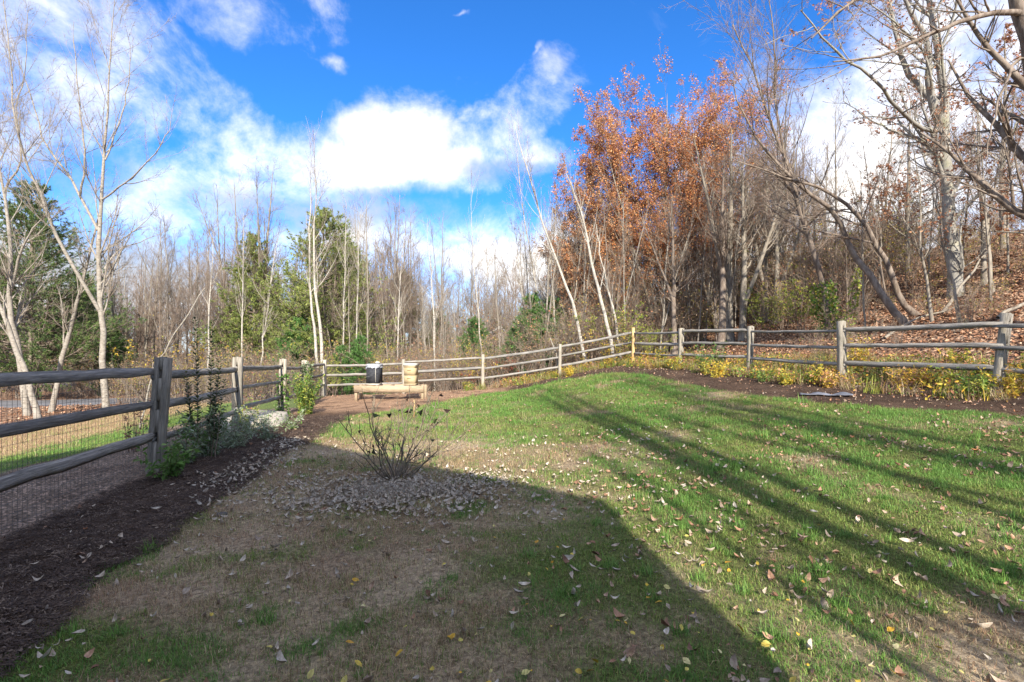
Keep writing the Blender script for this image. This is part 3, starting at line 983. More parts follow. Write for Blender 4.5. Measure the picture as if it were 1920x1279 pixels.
# far houses glimpsed through the trees
p = at(80, 625, 62)
gable_house('house', 'low red brick house glimpsed behind the dark pine at far left', (p[0] - 2, 66, gz1(p[0], 62) - .2), math.radians(80), 9, 15, 3.6, 6.2, brickm,
            [(-1.5, 1.8, 1.2, 1.5, -1), (1.8, 1.8, 1.2, 1.5, -1), (0, 1.8, 1, 1.5, 1)], .5)
p = at(868, 620, 52)
gable_house('house', 'grey roofed taupe gabled house low behind the woods in the middle', (p[0] + 2.6, 58, EYE - 3.7), math.radians(14), 10, 9, 3.2, 6.3, plain_mat('taupe_siding', (0.26, 0.235, 0.21), (0.30, 0.275, 0.25), 2),
            [(-2, 1.9, 1.2, 1.4, -1), (2, 1.9, 1.2, 1.4, -1), (0, 4.4, .8, .9, -1)], .4)

# ------------------------------------------------------------------ split-rail fences
def wood(name, c1, c2, c3, sc_=(1, 14, 14)):
    m, w, b = material(name, 0.85, 0.15)
    co = objco(w, sc_)
    oi = w.new('ShaderNodeObjectInfo')
    co = w.vmath('ADD', co, w.vmath('MULTIPLY', w.math('MULTIPLY', oi.outputs['Random'], 37.0), (1, 1, 1)))
    n = w.noise(co, 3.2, 7, 0.68, 0.4); n2 = w.noise(objco(w), 2.2, 4)
    c = w.ramp(n.outputs[0], [(0.30, c1), (0.50, c2), (0.68, c3)])
    c = w.mix(w.maprange(n2.outputs[0], 0.5, 0.7, 0, .55), c, w.mix(1.0, c, (0.62, 0.66, 0.55), 'MULTIPLY'))
    c = w.mix(1.0, c, w.ramp(oi.outputs['Random'], [(0, (0.82, 0.82, 0.82)), (1, (1.15, 1.12, 1.08))]), 'MULTIPLY')
    w.put(b.inputs['Base Color'], c)
    bump(w, b, n.outputs[0], 0.9, 0.02)
    return m


RAILM = wood('weathered_rail', (0.10, 0.095, 0.09), (0.25, 0.24, 0.225), (0.42, 0.40, 0.37))
POSTM = wood('weathered_post', (0.13, 0.12, 0.105), (0.31, 0.285, 0.24), (0.46, 0.42, 0.35), (12, 12, 1))
NEWM = wood('yellow_post', (0.38, 0.24, 0.10), (0.56, 0.39, 0.19), (0.66, 0.50, 0.28), (12, 12, 1))
WIREM, _w, _b = material('galvanised_wire', 0.5, 0.5); _b.inputs['Base Color'].default_value = (0.10, 0.10, 0.10, 1); _b.inputs['Metallic'].default_value = 0.4
RH = [0.46, 0.87, 1.275]
PW, PT = 0.115, 0.165      # along the fence, across it


def post_mesh(name, r, h, mat, axis2=None):
    """post with three see-through slots running along local x, set 0.3 m in the ground"""
    a = Acc(); st = .060; top = h + r.uniform(-.01, .01)
    for s in (-1, 1):
        y = s * (PT / 2 - st / 2)
        zs = np.array([-.35, .25, .67, 1.08, top - .012])
        n = len(zs); V = []
        for k, z in enumerate(zs):
            wx = PW / 2 * (1.02 - .02 * z / h) + r.normal(0, .003)
            for (dx, dy) in ((-1, -1), (1, -1), (1, 1), (-1, 1)):
                V.append((dx * wx + r.normal(0, .002), y + dy * st / 2 + (s * dy > 0) * r.normal(0, .003), z))
        F = []
        for k in range(n - 1):
            for q in range(4):
                F.append((k * 4 + q, k * 4 + (q + 1) % 4, k * 4 + 4 + (q + 1) % 4, k * 4 + 4 + q))
        F.append((n * 4 - 4, n * 4 - 3, n * 4 - 2, n * 4 - 1))
        a.add(V, np.array(F))
    cuts = [-.35] + sum([[z - .048, z + .070] for z in RH], []) + [top]
    for k in range(0, len(cuts), 2):
        z0, z1 = cuts[k], cuts[k + 1]
        box(a, (0, 0, (z0 + z1) / 2), (PW * .985, PT - 2 * st - .0005, z1 - z0), taper=0)
    return a.mesh(name, mat)


def rail_mesh(name, r, L):
    N = 11; S = 6
    t = np.linspace(0, 1, N); x = t * L
    sag = -.02 * np.sin(np.pi * t) * r.uniform(-.4, 1.4) + r.normal(0, .004, N); bow = .03 * np.sin(np.pi * t) * r.uniform(-1, 1)
    ang = np.arange(S) / S * 6.283 + r.uniform(0, .8); prof = 1 + r.normal(0, .20, S)
    V = []
    for k in range(N):
        e = min(t[k], 1 - t[k]) * L
        q = 0.62 + .38 * min(1, e / .28)
        ry = .032 * (0.55 + .45 * min(1, e / .28)); rz = .051 * q
        for j in range(S):
            V.append((x[k], bow[k] + ry * math.cos(ang[j]) * prof[j] * (1 + r.normal(0, .07)), sag[k] + rz * math.sin(ang[j]) * prof[j] * (1 + r.normal(0, .06))))
    F = [(k * S + j, k * S + (j + 1) % S, (k + 1) * S + (j + 1) % S, (k + 1) * S + j) for k in range(N - 1) for j in range(S)]
    c = len(V); V += [(x[0], bow[0], sag[0]), (x[-1], bow[-1], sag[-1])]
    T = [(c, (j + 1) % S, j) for j in range(S)] + [(c + 1, (N - 1) * S + j, (N - 1) * S + (j + 1) % S) for j in range(S)]
    return mk(name, V, [np.array(F), np.array(T)], RAILM)


def wire(acc, p, q, r_, sides=3):
    P = np.stack([p, q], 1); tubes(acc, P, np.full(P.shape[:2], r_), sides)


def fence(name, label, posts, leans, heights, first=True, last=True, mats=None, mesh_step=.075, thick=.0016, side=1):
    r = np.random.default_rng(len(posts) * 7 + int(abs(posts[0][0]) * 10))
    root = tag(empty(name, posts[0]), label, 'fence')
    o3 = np.array(posts[0])
    P = np.array(posts)
    n = len(P)
    for k in range(n):
        if (k == 0 and not first) or (k == n - 1 and not last): continue
        d = (P[min(k + 1, n - 1)] - P[max(k - 1, 0)])[:2]
        az = math.atan2(d[1], d[0])
        h = heights[k] if heights else 1.47
        m = (mats or {}).get(k, POSTM)
        po = ob('post', post_mesh('post', r, h, m), root, P[k] - o3, (0, 0, az))
        lx, ly = (leans or {}).get(k, (r.normal(0, .012), r.normal(0, .012)))
        po.rotation_euler = (Matrix.Rotation(ly, 3, 'Y') @ Matrix.Rotation(lx, 3, 'X') @ Matrix.Rotation(az, 3, 'Z')).to_euler()
    W = Acc()
    for k in range(n - 1):
        a, b = P[k], P[k + 1]
        for j, hgt in enumerate(RH):
            A = a + np.array([0, 0, hgt + (.022 if k % 2 else -.022)]); B = b + np.array([0, 0, hgt + (.022 if k % 2 else -.022)])
            d = unit(B - A); A2 = A - d * .09; B2 = B + d * .09
            L = np.linalg.norm(B2 - A2)
            o = ob('rail', rail_mesh('rail', r, L), root, A2 - o3)
            yaw = math.atan2(d[1], d[0]); pit = -math.asin(d[2])
            o.rotation_euler = (Matrix.Rotation(yaw, 3, 'Z') @ Matrix.Rotation(pit, 3, 'Y') @ Matrix.Rotation(0.0, 3, 'X')).to_euler()
        # welded wire on one side of the posts
        d = unit(b - a); nn = np.array([-d[1], d[0], 0]) * side * (PT / 2 + .008)
        L = np.linalg.norm(b - a); m = int(L / mesh_step)
        t = (np.arange(m) + .5) / m
        base = a + (b - a) * t[:, None] + nn - o3
        if mesh_step:
            g = gz(base[:, 0] + o3[0], base[:, 1] + o3[1]) - o3[2]
            lo = base.copy(); lo[:, 2] = np.minimum(g - .03, base[:, 2]); hi = base.copy(); hi[:, 2] = base[:, 2] + 1.22
            wire(W, lo, hi, thick)
            hz = np.arange(.05, 1.23, .1)
            nseg = 6
            for s in range(nseg):
                p0 = a + (b - a) * (s / nseg) + nn - o3; p1 = a + (b - a) * ((s + 1) / nseg) + nn - o3
                wire(W, p0 + np.stack([0 * hz, 0 * hz, hz], 1), p1 + np.stack([0 * hz, 0 * hz, hz], 1), thick)
    o = ob('wire_mesh', W.mesh('wire_mesh', WIREM), root); o['kind'] = 'stuff'
    return root


R90 = math.radians
fence('split_rail_fence', 'weathered split rail fence with wire mesh along the dark mulch bed on the left', LEFT,
      {4: (.0, .075), 3: (0, .03), 5: (0, .01), 6: (0, .02), 7: (0, -.01)}, [1.5] * 9, last=False, side=1, mesh_step=.055, thick=.0017)
fence('split_rail_fence', 'sunlit grey split rail fence running up the slope behind the two beehives', BACK,
      {4: (0, 0)}, [1.47, 1.42, 1.44, 1.42, 1.5], mats={4: NEWM}, side=1, mesh_step=.11, thick=.0014)
fence('split_rail_fence', 'shaded grey split rail fence between the green lawn and the leafy hill on the right', RIGHT,
      {4: (0, .13), 3: (0, -.01), 1: (0, .02), 2: (0, .03)}, [1.47, 1.42, 1.42, 1.5, 1.5, 1.5, 1.5, 1.5, 1.5], first=False, side=1, mesh_step=.1, thick=.0015)

# ------------------------------------------------------------------ beehives on their stand
PINE = wood('new_lumber', (0.30, 0.225, 0.15), (0.38, 0.30, 0.21), (0.46, 0.37, 0.27), (2, 10, 10))
CREAM = plain_mat('cream_hive_wood', (0.38, 0.30, 0.17), (0.45, 0.36, 0.22), 5)
FELT = plain_mat('black_roofing_felt', (0.028, 0.03, 0.036), (0.05, 0.053, 0.06), 9, 0.8)
FOIL = plain_mat('silver_cover', (0.28, 0.30, 0.33), (0.42, 0.44, 0.47), 5, 0.5)
WHITE = plain_mat('white_paint', (0.48, 0.46, 0.40), (0.56, 0.54, 0.48), 6)
HD = 17.6


def hive_x(px): return (px - 960) / FPX * HD


sx0, sx1 = hive_x(669), hive_x(798)
sxm = (sx0 + sx1) / 2; SW = sx1 - sx0
SZ = gz1(sxm, HD)
st = tag(empty('hive_stand', (sxm, HD, SZ), R90(-2)), 'long low bench of raw lumber carrying two beehives', 'stand')
SH_ = .52
for sx in (-1, 1):
    for sy in (-1, 1):
        ob('leg', box(Acc(), (sx * (SW / 2 - .05), sy * .25, SH_ / 2 - .05), (.09, .09, SH_ + .1)).mesh('leg', PINE), st)
for sy in (-1, 1):
    ob('side_board', box(Acc(), (0, sy * .32, SH_ - .12), (SW, .038, .235)).mesh('side_board', PINE), st)
for k in range(5):
    ob('crosspiece', box(Acc(), (-SW / 2 + .25 + k * (SW - .5) / 4, 0, SH_ - .055), (.09, .60, .09)).mesh('crosspiece', PINE), st)
ob('brace', box(Acc(), (0, -.345, SH_ - .19), (SW - .3, .006, .012)).mesh('brace', PINE), st)


def hive(px0, px1, label, dark):
    x = (hive_x(px0) + hive_x(px1)) / 2; W = hive_x(px1) - hive_x(px0)
    rz = R90(-11) if dark else R90(-7)
    t = tag(empty('beehive', (x, HD - .02, SZ + SH_ - .0), rz), label, 'beehive')
    D = .43; W = .37
    a = box(Acc(), (0, 0, .03), (W, D, .055)); ob('base_board', a.mesh('base_board', WHITE if dark else CREAM), t)
    a = box(Acc(), (0, -D / 2 - .05, .02), (W * .85, .1, .02)); ob('landing_board', a.mesh('landing_board', PINE), t)
    if dark:
        a = Acc(); box(a, (0, 0, .35), (W + .02, D + .02, .56)); ob('body', a.mesh('body', FELT), t)
        a = box(Acc(), (W / 2 - .035, -D / 2 - .014, .36), (.012, .006, .5)); ob('strap', a.mesh('strap', WHITE), t)
        for k in range(4):
            R = rotz(0); v = Acc(); box(v, (-.12 + .09 * k, -D / 2 - .013, .30 + .05 * k), (.16, .004, .012)); ob('crease', v.mesh('crease', plain_mat('felt_fold', (.09, .095, .1), (.12, .125, .13))), t)
        a = Acc(); box(a, (0, 0, .675), (W + .04, D + .04, .09)); ob('lid', a.mesh('lid', FOIL), t)
        # crumpled sheet hanging over the lid
        r = np.random.default_rng(4); n = 14
        u, v = np.meshgrid(np.linspace(-1, 1, n), np.linspace(-1, 1, n), indexing='ij')
        X = u * (W / 2 + .03); Y = v * (D / 2 + .03)
        drop = np.maximum(sstep(np.abs(u), .85, 1), sstep(np.abs(v), .85, 1)) * (.10 + .05 * r.random((n, n)))
        Z = .726 + r.random((n, n)) * .018 - drop
        i = np.arange(n * n).reshape(n, n)
        ob('cover', mk('cover', np.stack([X, Y, Z], -1).reshape(-1, 3), np.stack([i[:-1, :-1], i[1:, :-1], i[1:, 1:], i[:-1, 1:]], -1).reshape(-1, 4), FOIL), t)
        rk = Acc(); u = np.linspace(0, math.pi, 6); v_ = np.linspace(0, 2 * math.pi, 9)[:-1]
        V = np.array([(math.sin(a) * math.cos(b) * .09, math.sin(a) * math.sin(b) * .07, math.cos(a) * .045) for a in u for b in v_]) * (1 + r.normal(0, .08, (48, 1)))
        F = np.array([(k * 8 + j, k * 8 + (j + 1) % 8, k * 8 + 8 + (j + 1) % 8, k * 8 + 8 + j) for k in range(5) for j in range(8)])
        rk.add(V, F)
        rz_ = tag(ob('stone', rk.mesh('stone', plain_mat('pale_stone', (.38, .36, .31), (.5, .48, .43))), None, (x + .10, HD, SZ + SH_ + .785)), 'small pale stone weighing down the silver cover of the black hive', 'stone')
    else:
        for k in range(2):
            a = box(Acc(), (0, 0, .06 + .14 + k * .285), (W, D, .278)); bd = ob('hive_box', a.mesh('hive_box', CREAM), t)
            a = box(Acc(), (0, -D / 2 - .012, .25 + k * .285), (.13, .02, .025)); ob('handle', a.mesh('handle', CREAM), bd)
        a = box(Acc(), (0, 0, .655), (W + .03, D + .03, .05)); ob('inner_cover', a.mesh('inner_cover', CREAM), t)
        a = box(Acc(), (0, 0, .715), (W + .05, D + .05, .085)); ob('lid', a.mesh('lid', WHITE), t)
    return t


hive(690, 715, 'beehive wrapped in black felt under a silver cover, left on the stand', True)
hive(760, 782, 'cream coloured wooden beehive with pale lid, right on the stand', False)

# pale stone slab under the left fence, stones, tarp
def boulder(name, label, loc, s, mat, seed, cat='rock', rz=0.0, flat=1.0):
    r = np.random.default_rng(seed); nu, nv = 9, 14
    V = []
    for a in np.linspace(0, math.pi, nu):
        for b in np.linspace(0, 2 * math.pi, nv + 1)[:-1]:
            d = np.array([math.sin(a) * math.cos(b), math.sin(a) * math.sin(b), math.cos(a)])
            q = 1 / np.max(np.abs(d)) ** .65
            V.append(d * q * .5 * (1 + r.normal(0, .05)))
    V = np.array(V) * np.asarray(s)
    F = np.array([(k * nv + j, k * nv + (j + 1) % nv, k * nv + nv + (j + 1) % nv, k * nv + nv + j) for k in range(nu - 1) for j in range(nv)])
    return tag(ob(name, mk(name, V, [F], mat), None, loc, (0, 0, rz)), label, cat)


STONE = plain_mat('pale_slab', (.40, .36, .30), (.52, .47, .40), 4, .9, .5)
p = (-5.75, 11.3); boulder('stone_slab', 'large pale stone slab lying under the left fence by the mulch', (p[0] - .1, p[1], gz1(*p) + .02), (1.5, 2.4, .45), STONE, 3, 'slab', R90(14))
r = np.random.default_rng(77)
for k, (x, y, s, l) in enumerate([(-2.75, 4.75, .10, 'dark'), (5.6, 11.8, .2, 'flat')][:1]):
    boulder('stone', 'small dark stone at the edge of the near mulch bed', (x, y, gz1(x, y) + .01), (s, s * .8, s * .6), plain_mat('dark_stone', (.08, .07, .065), (.13, .12, .11)), 9 + k, 'stone')

# grey landscape sheet on the mulch in front of the right fence
def tarp():
    r = np.random.default_rng(8); n, m_ = 34, 12
    u, v = np.meshgrid(np.linspace(0, 1, n), np.linspace(0, 1, m_), indexing='ij')
    c = at(1548, 726, 10.9); L, W = .8, .26
    X = c[0] - .62 + u * L + v * .1; Y = c[1] + (v - .5) * W * (1 - .5 * u) - u * .55
    Z = gz(X, Y) + .05 + .05 * fbm(X * 3, Y * 3, 2, 3) + .03 * np.sin(u * 14 + v * 3) * v
    i = np.arange(n * m_).reshape(n, m_)
    me = mk('plastic_sheet', np.stack([X, Y, Z], -1).reshape(-1, 3), np.stack([i[:-1, :-1], i[1:, :-1], i[1:, 1:], i[:-1, 1:]], -1).reshape(-1, 4), plain_mat('grey_plastic', (.10, .11, .135), (.18, .19, .225), 3, .5), smooth=True)
    o = ob('plastic_sheet', me); s = o.modifiers.new('thickness', 'SOLIDIFY'); s.thickness = .004
    tag(o, 'crumpled grey plastic sheet lying on the mulch before the right fence', 'sheet')


tarp()

# wooden stake by the bare shrub (pale, behind it)
X0S = (776 - 960) / FPX * 12.0
tag(ob('garden_stake', box(Acc(), (0, 0, .25), (.03, .03, .45)).mesh('garden_stake', NEWM), None, (X0S, 12.0, gz1(X0S, 12.0) - .02), (0, .03, 0)), 'thin yellow wooden stake standing behind the bare shrub', 'stake')
# ------------------------------------------------------------------ trees
def branch_levels(r, mains, spec):
    """mains: list of (P, R) with equal N -> list of (P, R) arrays per level"""
    P = np.stack([m[0] for m in mains]); R = np.stack([m[1] for m in mains])
    lv = [(P, R)]
    for s in spec:
        p_, r_ = spawn(r, lv[-1][0], lv[-1][1], **s)
        lv.append((p_, r_))
    return lv


def tree_object(name, lv, trunk_mat, twig_mat, loc=(0, 0, 0), split=2, sides=(9, 6, 4, 3, 3), label=None, cat='tree', group=None, leaves=None, leaf_name='leaves', extra=None, crown='crown', link_root=None):
    root = link_root or empty(name, loc)
    tag(root, label, cat, group)
    a = Acc()
    for k, (P, R) in enumerate(lv[:split]):
        tubes(a, P, R, sides[k])
    ob('trunk', a.mesh('trunk', trunk_mat, smooth=True), root)
    a = Acc()
    for k, (P, R) in enumerate(lv[split:]):
        tubes(a, P, R, sides[min(k + split, 4)])
    if a.n:
        ob(crown, a.mesh(crown, twig_mat), root)
    if leaves is not None and leaves.n:
        ob(leaf_name, leaves.mesh(leaf_name, M['leaf']), root)
    return root


def straight_main(r, h, rad, N=12, lean=(0, 0), wob=.06, kink=0.0):
    z = np.linspace(0, 1, N)
    P = np.stack([lean[0] * z * h + np.cumsum(r.normal(0, wob, N)) * .35, lean[1] * z * h + np.cumsum(r.normal(0, wob, N)) * .35, z * h], 1)
    P[0] = (0, 0, 0); P -= P[0]; P[:, 2] -= .15
    R = rad * (1 - z) ** .8 + .012; R[0] *= 1.3
    return P, R


def tips(r, lv, frac=1.0, n=None, t0=.3):
    """random points along the branches of a level"""
    P = lv[0]; B, N, _ = P.shape
    n = n or int(B * frac)
    i = r.integers(0, B, n); t = r.uniform(t0, 1, n) * (N - 1); k = np.minimum(t.astype(int), N - 2); u = (t - k)[:, None]
    return P[i, k] * (1 - u) + P[i, k + 1] * u


ORANGE = [(0.66, 0.28, 0.09), (0.74, 0.38, 0.14), (0.60, 0.20, 0.07), (0.74, 0.46, 0.22), (0.52, 0.25, 0.12)]
RUST = [(0.42, 0.20, 0.11), (0.34, 0.15, 0.08), (0.50, 0.28, 0.16), (0.28, 0.13, 0.08)]
TANL = [(0.42, 0.30, 0.18), (0.36, 0.25, 0.15), (0.48, 0.37, 0.22), (0.30, 0.22, 0.12)]
YELL = [(0.55, 0.42, 0.05), (0.62, 0.50, 0.08), (0.42, 0.38, 0.06), (0.60, 0.36, 0.05)]
YGRN = [(0.32, 0.36, 0.06), (0.24, 0.30, 0.06), (0.42, 0.42, 0.08), (0.16, 0.24, 0.05)]
LGRN = [(0.09, 0.19, 0.035), (0.13, 0.25, 0.05), (0.07, 0.14, 0.03), (0.18, 0.28, 0.08)]
GGRN = [(0.12, 0.17, 0.10), (0.16, 0.21, 0.14), (0.09, 0.13, 0.075), (0.20, 0.24, 0.18)]
DGRN = [(0.035, 0.075, 0.022), (0.05, 0.10, 0.03), (0.07, 0.12, 0.04)]


def proto_bare(seed, h=12, rad=.12, mat='bark_gray', tw='twig_gray', dens=1.0, up=.12, spread=.7, sp=None, label=None, group=None, name='bare_tree', leafn=0, cols=None, t0=.28, lean=(0, 0)):
    r = np.random.default_rng(seed)
    mains = [straight_main(r, h, rad, lean=lean)]
    if r.random() < .55:       # forked stem
        P, R = mains[0]; k = int(r.integers(2, 5)); q = P.copy(); a = r.uniform(0, 6.28)
        s = np.linspace(0, 1, len(P) - k)[:, None]
        q2 = np.vstack([np.repeat(P[k][None], 1, 0), P[k] + (P[k + 1:] - P[k]) * .9 + np.array([math.cos(a), math.sin(a), 0]) * s[1:] * h * .16])
        q2, rr2 = resample(q2, R[k:] * .75, len(P)); mains.append((q2, rr2))
    lv = branch_levels(r, mains, [
        dict(per_m=3.6 * dens, t0=t0, t1=.97, ang=spread, ratio=.30, N=7, wander=.10, up=up, rr=.36, rmin=.008, shape=.62, minlen=.5, maxlen=4.2, tip=.2),
        dict(per_m=5.0 * dens, t0=.15, t1=1, ang=.62, ratio=.45, N=5, wander=.12, up=.06, rr=.5, rmin=.0050, shape=.5, minlen=.25, maxlen=1.8, tip=.3),
        dict(per_m=7.0 * dens, t0=.1, t1=1, ang=.6, ratio=.55, N=3, wander=.14, up=.05, rr=.6, rmin=.0042, shape=.3, minlen=.15, maxlen=.8, tip=.5)])
    lf = None
    if leafn:
        lf = Acc(); leafquads(lf, r, tips(r, lv[-1], n=leafn), .075, cols)
    return tree_object(name, lv, M[mat], M[tw], label=label, group=group, leaves=lf, sides=(8, 5, 3, 3, 3))


def proto_brush(seed, n=9, h=3.0, tw='twig_brown', name='bare_shrub', label=None, group=None, cat='shrub', leafn=0, cols=None, lsize=.05, spread=.45, dens=1.0, as_mesh=False, rad=.012):
    r = np.random.default_rng(seed); mains = []
    for k in range(n):
        a = r.uniform(0, 6.28); s = abs(r.normal(0, spread)) + .05; hh = h * r.uniform(.5, 1.05); N = 7
        z = np.linspace(0, 1, N)
        b = np.array([math.cos(a), math.sin(a)]) * r.uniform(0, .25)
        x = b[0] + math.cos(a) * s * hh * z ** 1.4 + np.cumsum(r.normal(0, .03, N)); y = b[1] + math.sin(a) * s * hh * z ** 1.4 + np.cumsum(r.normal(0, .03, N))
        P = np.stack([x, y, z * hh - .05 - .2 * s * hh * z ** 3], 1)
        mains.append((P, rad * (1 - .75 * z)))
    lv = branch_levels(r, mains, [dict(per_m=4.5 * dens, t0=.2, t1=1, ang=.65, ratio=.36, N=5, wander=.15, up=.06, rr=.6, rmin=.0035, shape=.5, minlen=.2, maxlen=1.3),
                                  dict(per_m=6 * dens, t0=.1, t1=1, ang=.65, ratio=.45, N=3, wander=.15, up=.04, rr=.7, rmin=.0027, shape=.3, minlen=.1, maxlen=.5)])
    a = Acc()
    for k, (P, R) in enumerate(lv): tubes(a, P, R, 4 if k == 0 else 3)
    lf = Acc()
    if leafn: leafquads(lf, r, tips(r, lv[-1], n=leafn), lsize, cols)
    if as_mesh:
        me = a.mesh(name, M[tw])
        if leafn:
            # twigs and leaves in one mesh with two materials
            V = np.concatenate(a.V + lf.V); F = [np.concatenate(a.F[4]), np.concatenate(lf.F[3]) + a.n]
            C = np.concatenate([np.ones((a.n, 3)) * .2] + lf.C)
            me = mk(name, V, F, None, C, mats=[M[tw], M['leaf']], midx=np.concatenate([np.zeros(len(F[0])), np.ones(len(F[1]))]))
        return me
    root = tag(empty(name), label, cat, group)
    ob('stems', a.mesh('stems', M[tw]), root)
    if leafn: ob('leaves', lf.mesh('leaves', M['leaf']), root)
    return root


def proto_pine(seed, h=11, R0=2.6, cols=None, base=.12, name='pine_tree', label=None, group=None, dens=1.0, needle=.17, bushy=1.0, open_=0.0, mat='bark_brown'):
    r = np.random.default_rng(seed); cols = cols or DGRN
    P0, Rd = straight_main(r, h, h * .016, wob=.03)
    t_all = []; br = []; z = base * h
    while z < h * .985:
        n = r.integers(5, 8)
        for k in range(n):
            if r.random() < open_: continue
            f = z / h; L = R0 * (1 - f) ** .75 * r.uniform(.6, 1.15) * min(1, .55 + f * 2.2) + .18
            a = r.uniform(0, 6.28); el = .08 + .75 * f + r.normal(0, .12)
            N = 7; s = np.linspace(0, 1, N)
            bx = np.interp(z, P0[:, 2], P0[:, 0]); by = np.interp(z, P0[:, 2], P0[:, 1])
            x = bx + math.cos(a) * s * L * math.cos(el); y = by + math.sin(a) * s * L * math.cos(el)
            zz = z + s * L * math.sin(el) - .10 * L * np.sin(s * 3.1) * (1 - f) + .12 * L * s ** 2
            br.append((np.stack([x, y, zz], 1), .03 * (L / 2.5) * (1 - s * .8) + .006))
        z += r.uniform(.22, .40) * (h / 11) ** .5
    P1 = np.stack([b[0] for b in br]); R1 = np.stack([b[1] for b in br])
    P2, R2 = spawn(r, P1, R1, per_m=8 * dens, t0=.2, t1=1, ang=.75, ratio=.45, N=3, wander=.08, up=.12, rr=.5, rmin=.004, shape=.5, minlen=.18, maxlen=1.3)
    Pt = tips(r, (P2, R2), n=int(len(P2) * 3.6 * bushy), t0=.1); Pe = P2[:, -1]
    Pb = tips(r, (P1, R1), n=int(len(P1) * 4), t0=.4)
    pos = np.concatenate([Pt, Pe, Pb]); T = len(pos); K = 6
    cen = pos.copy(); cen[:, :2] *= 0; out = unit(pos - cen + r.normal(0, .3, (T, 3)) + np.array([0, 0, .5]))
    d = unit(out[:, None, :] * 1.0 + r.normal(0, .75, (T, K, 3)))
    ln = needle * r.uniform(.7, 1.25, (T, K, 1))
    s_ = unit(np.cross(d, r.normal(0, 1, (T, K, 3)))) * (.016 * needle / .17)
    b = np.repeat(pos[:, None, :], K, 1)
    V = np.stack([b - s_, b + s_, b + d * ln], 2).reshape(-1, 3)
    F = np.arange(T * K * 3).reshape(-1, 3)
    cc = np.asarray(cols)[r.integers(0, len(cols), T)] * r.uniform(.7, 1.35, (T, 1))
    root = tag(empty(name), label, 'tree', group)
    a = Acc(); tubes(a, P0[None], Rd[None], 9); tubes(a, P1, R1, 4); ob('trunk', a.mesh('trunk', M[mat], smooth=True), root)
    a = Acc(); tubes(a, P2, R2, 3); ob('branches', a.mesh('branches', M['twig_brown']), root)
    a = Acc(); a.add(V, F, np.repeat(cc, K * 3, 0)); ob('crown', a.mesh('crown', M['needle']), root)
    return root


used = set()


def place(proto, x, y, rz=0, s=1.0, label=None, group=None, tilt=(0, 0), sink=.05):
    loc = (x, y, gh1(x, y) - sink)
    if proto.name not in used:
        used.add(proto.name)
        proto.location = loc; proto.rotation_euler = (tilt[0], tilt[1], rz); proto.scale = (s, s, s) if np.isscalar(s) else s
        if label: proto['label'] = label
        if group: proto['group'] = group
        return proto
    return dup(proto, loc, rz, s, label, group, tilt)


def X(px, d): return (px - 960) / FPX * d


def traced(name, stems, label, mat, tw, base_d, spec, leaf=None, split=2, sides=(10, 7, 4, 3, 3), wob=.02, seed=1, group=None, extra_levels=None, N=16):
    """a tree whose main stems are measured on the photograph; stems: [(pts (px,py,d), r0, r1)]"""
    r = np.random.default_rng(seed)
    mains = []
    o = None
    for pts, r0, r1 in stems:
        q = np.array([at(*p_) for p_ in pts])
        if o is None:
            o = q[0].copy(); o[2] = gh1(o[0], o[1]) - .05
            q[0] = o
        P_, R_ = resample(q, np.linspace(r0, r1, len(q)), N, r, wob)
        mains.append((P_ - o, R_ * (.70 if mat in ('bark_pale', 'bark_birch') else 1.0)))
    mains[0][1][0] *= 1.2
    lv = branch_levels(r, mains, spec)
    lf = None
    if leaf:
        lf = Acc(); n, size, cols, zmin = leaf
        t = tips(r, lv[-1], n=n * 2); t = t[t[:, 2] > zmin][:n]
        leafquads(lf, r, t, size, cols)
    return tree_object(name, lv, M[mat], M[tw], loc=o, label=label, group=group, leaves=lf, split=split, sides=sides)


S_FINE = [dict(per_m=2.6, t0=.22, t1=1, ang=.62, ratio=.34, N=8, wander=.07, up=.10, rr=.4, rmin=.007, shape=.55, minlen=.5, maxlen=3.0, tip=.2),
          dict(per_m=4.5, t0=.12, t1=1, ang=.6, ratio=.40, N=6, wander=.10, up=.07, rr=.55, rmin=.0045, shape=.5, minlen=.25, maxlen=1.5, tip=.3),
          dict(per_m=8.0, t0=.08, t1=1, ang=.65, ratio=.5, N=3, wander=.14, up=.05, rr=.6, rmin=.0030, shape=.3, minlen=.10, maxlen=.6, tip=.5)]


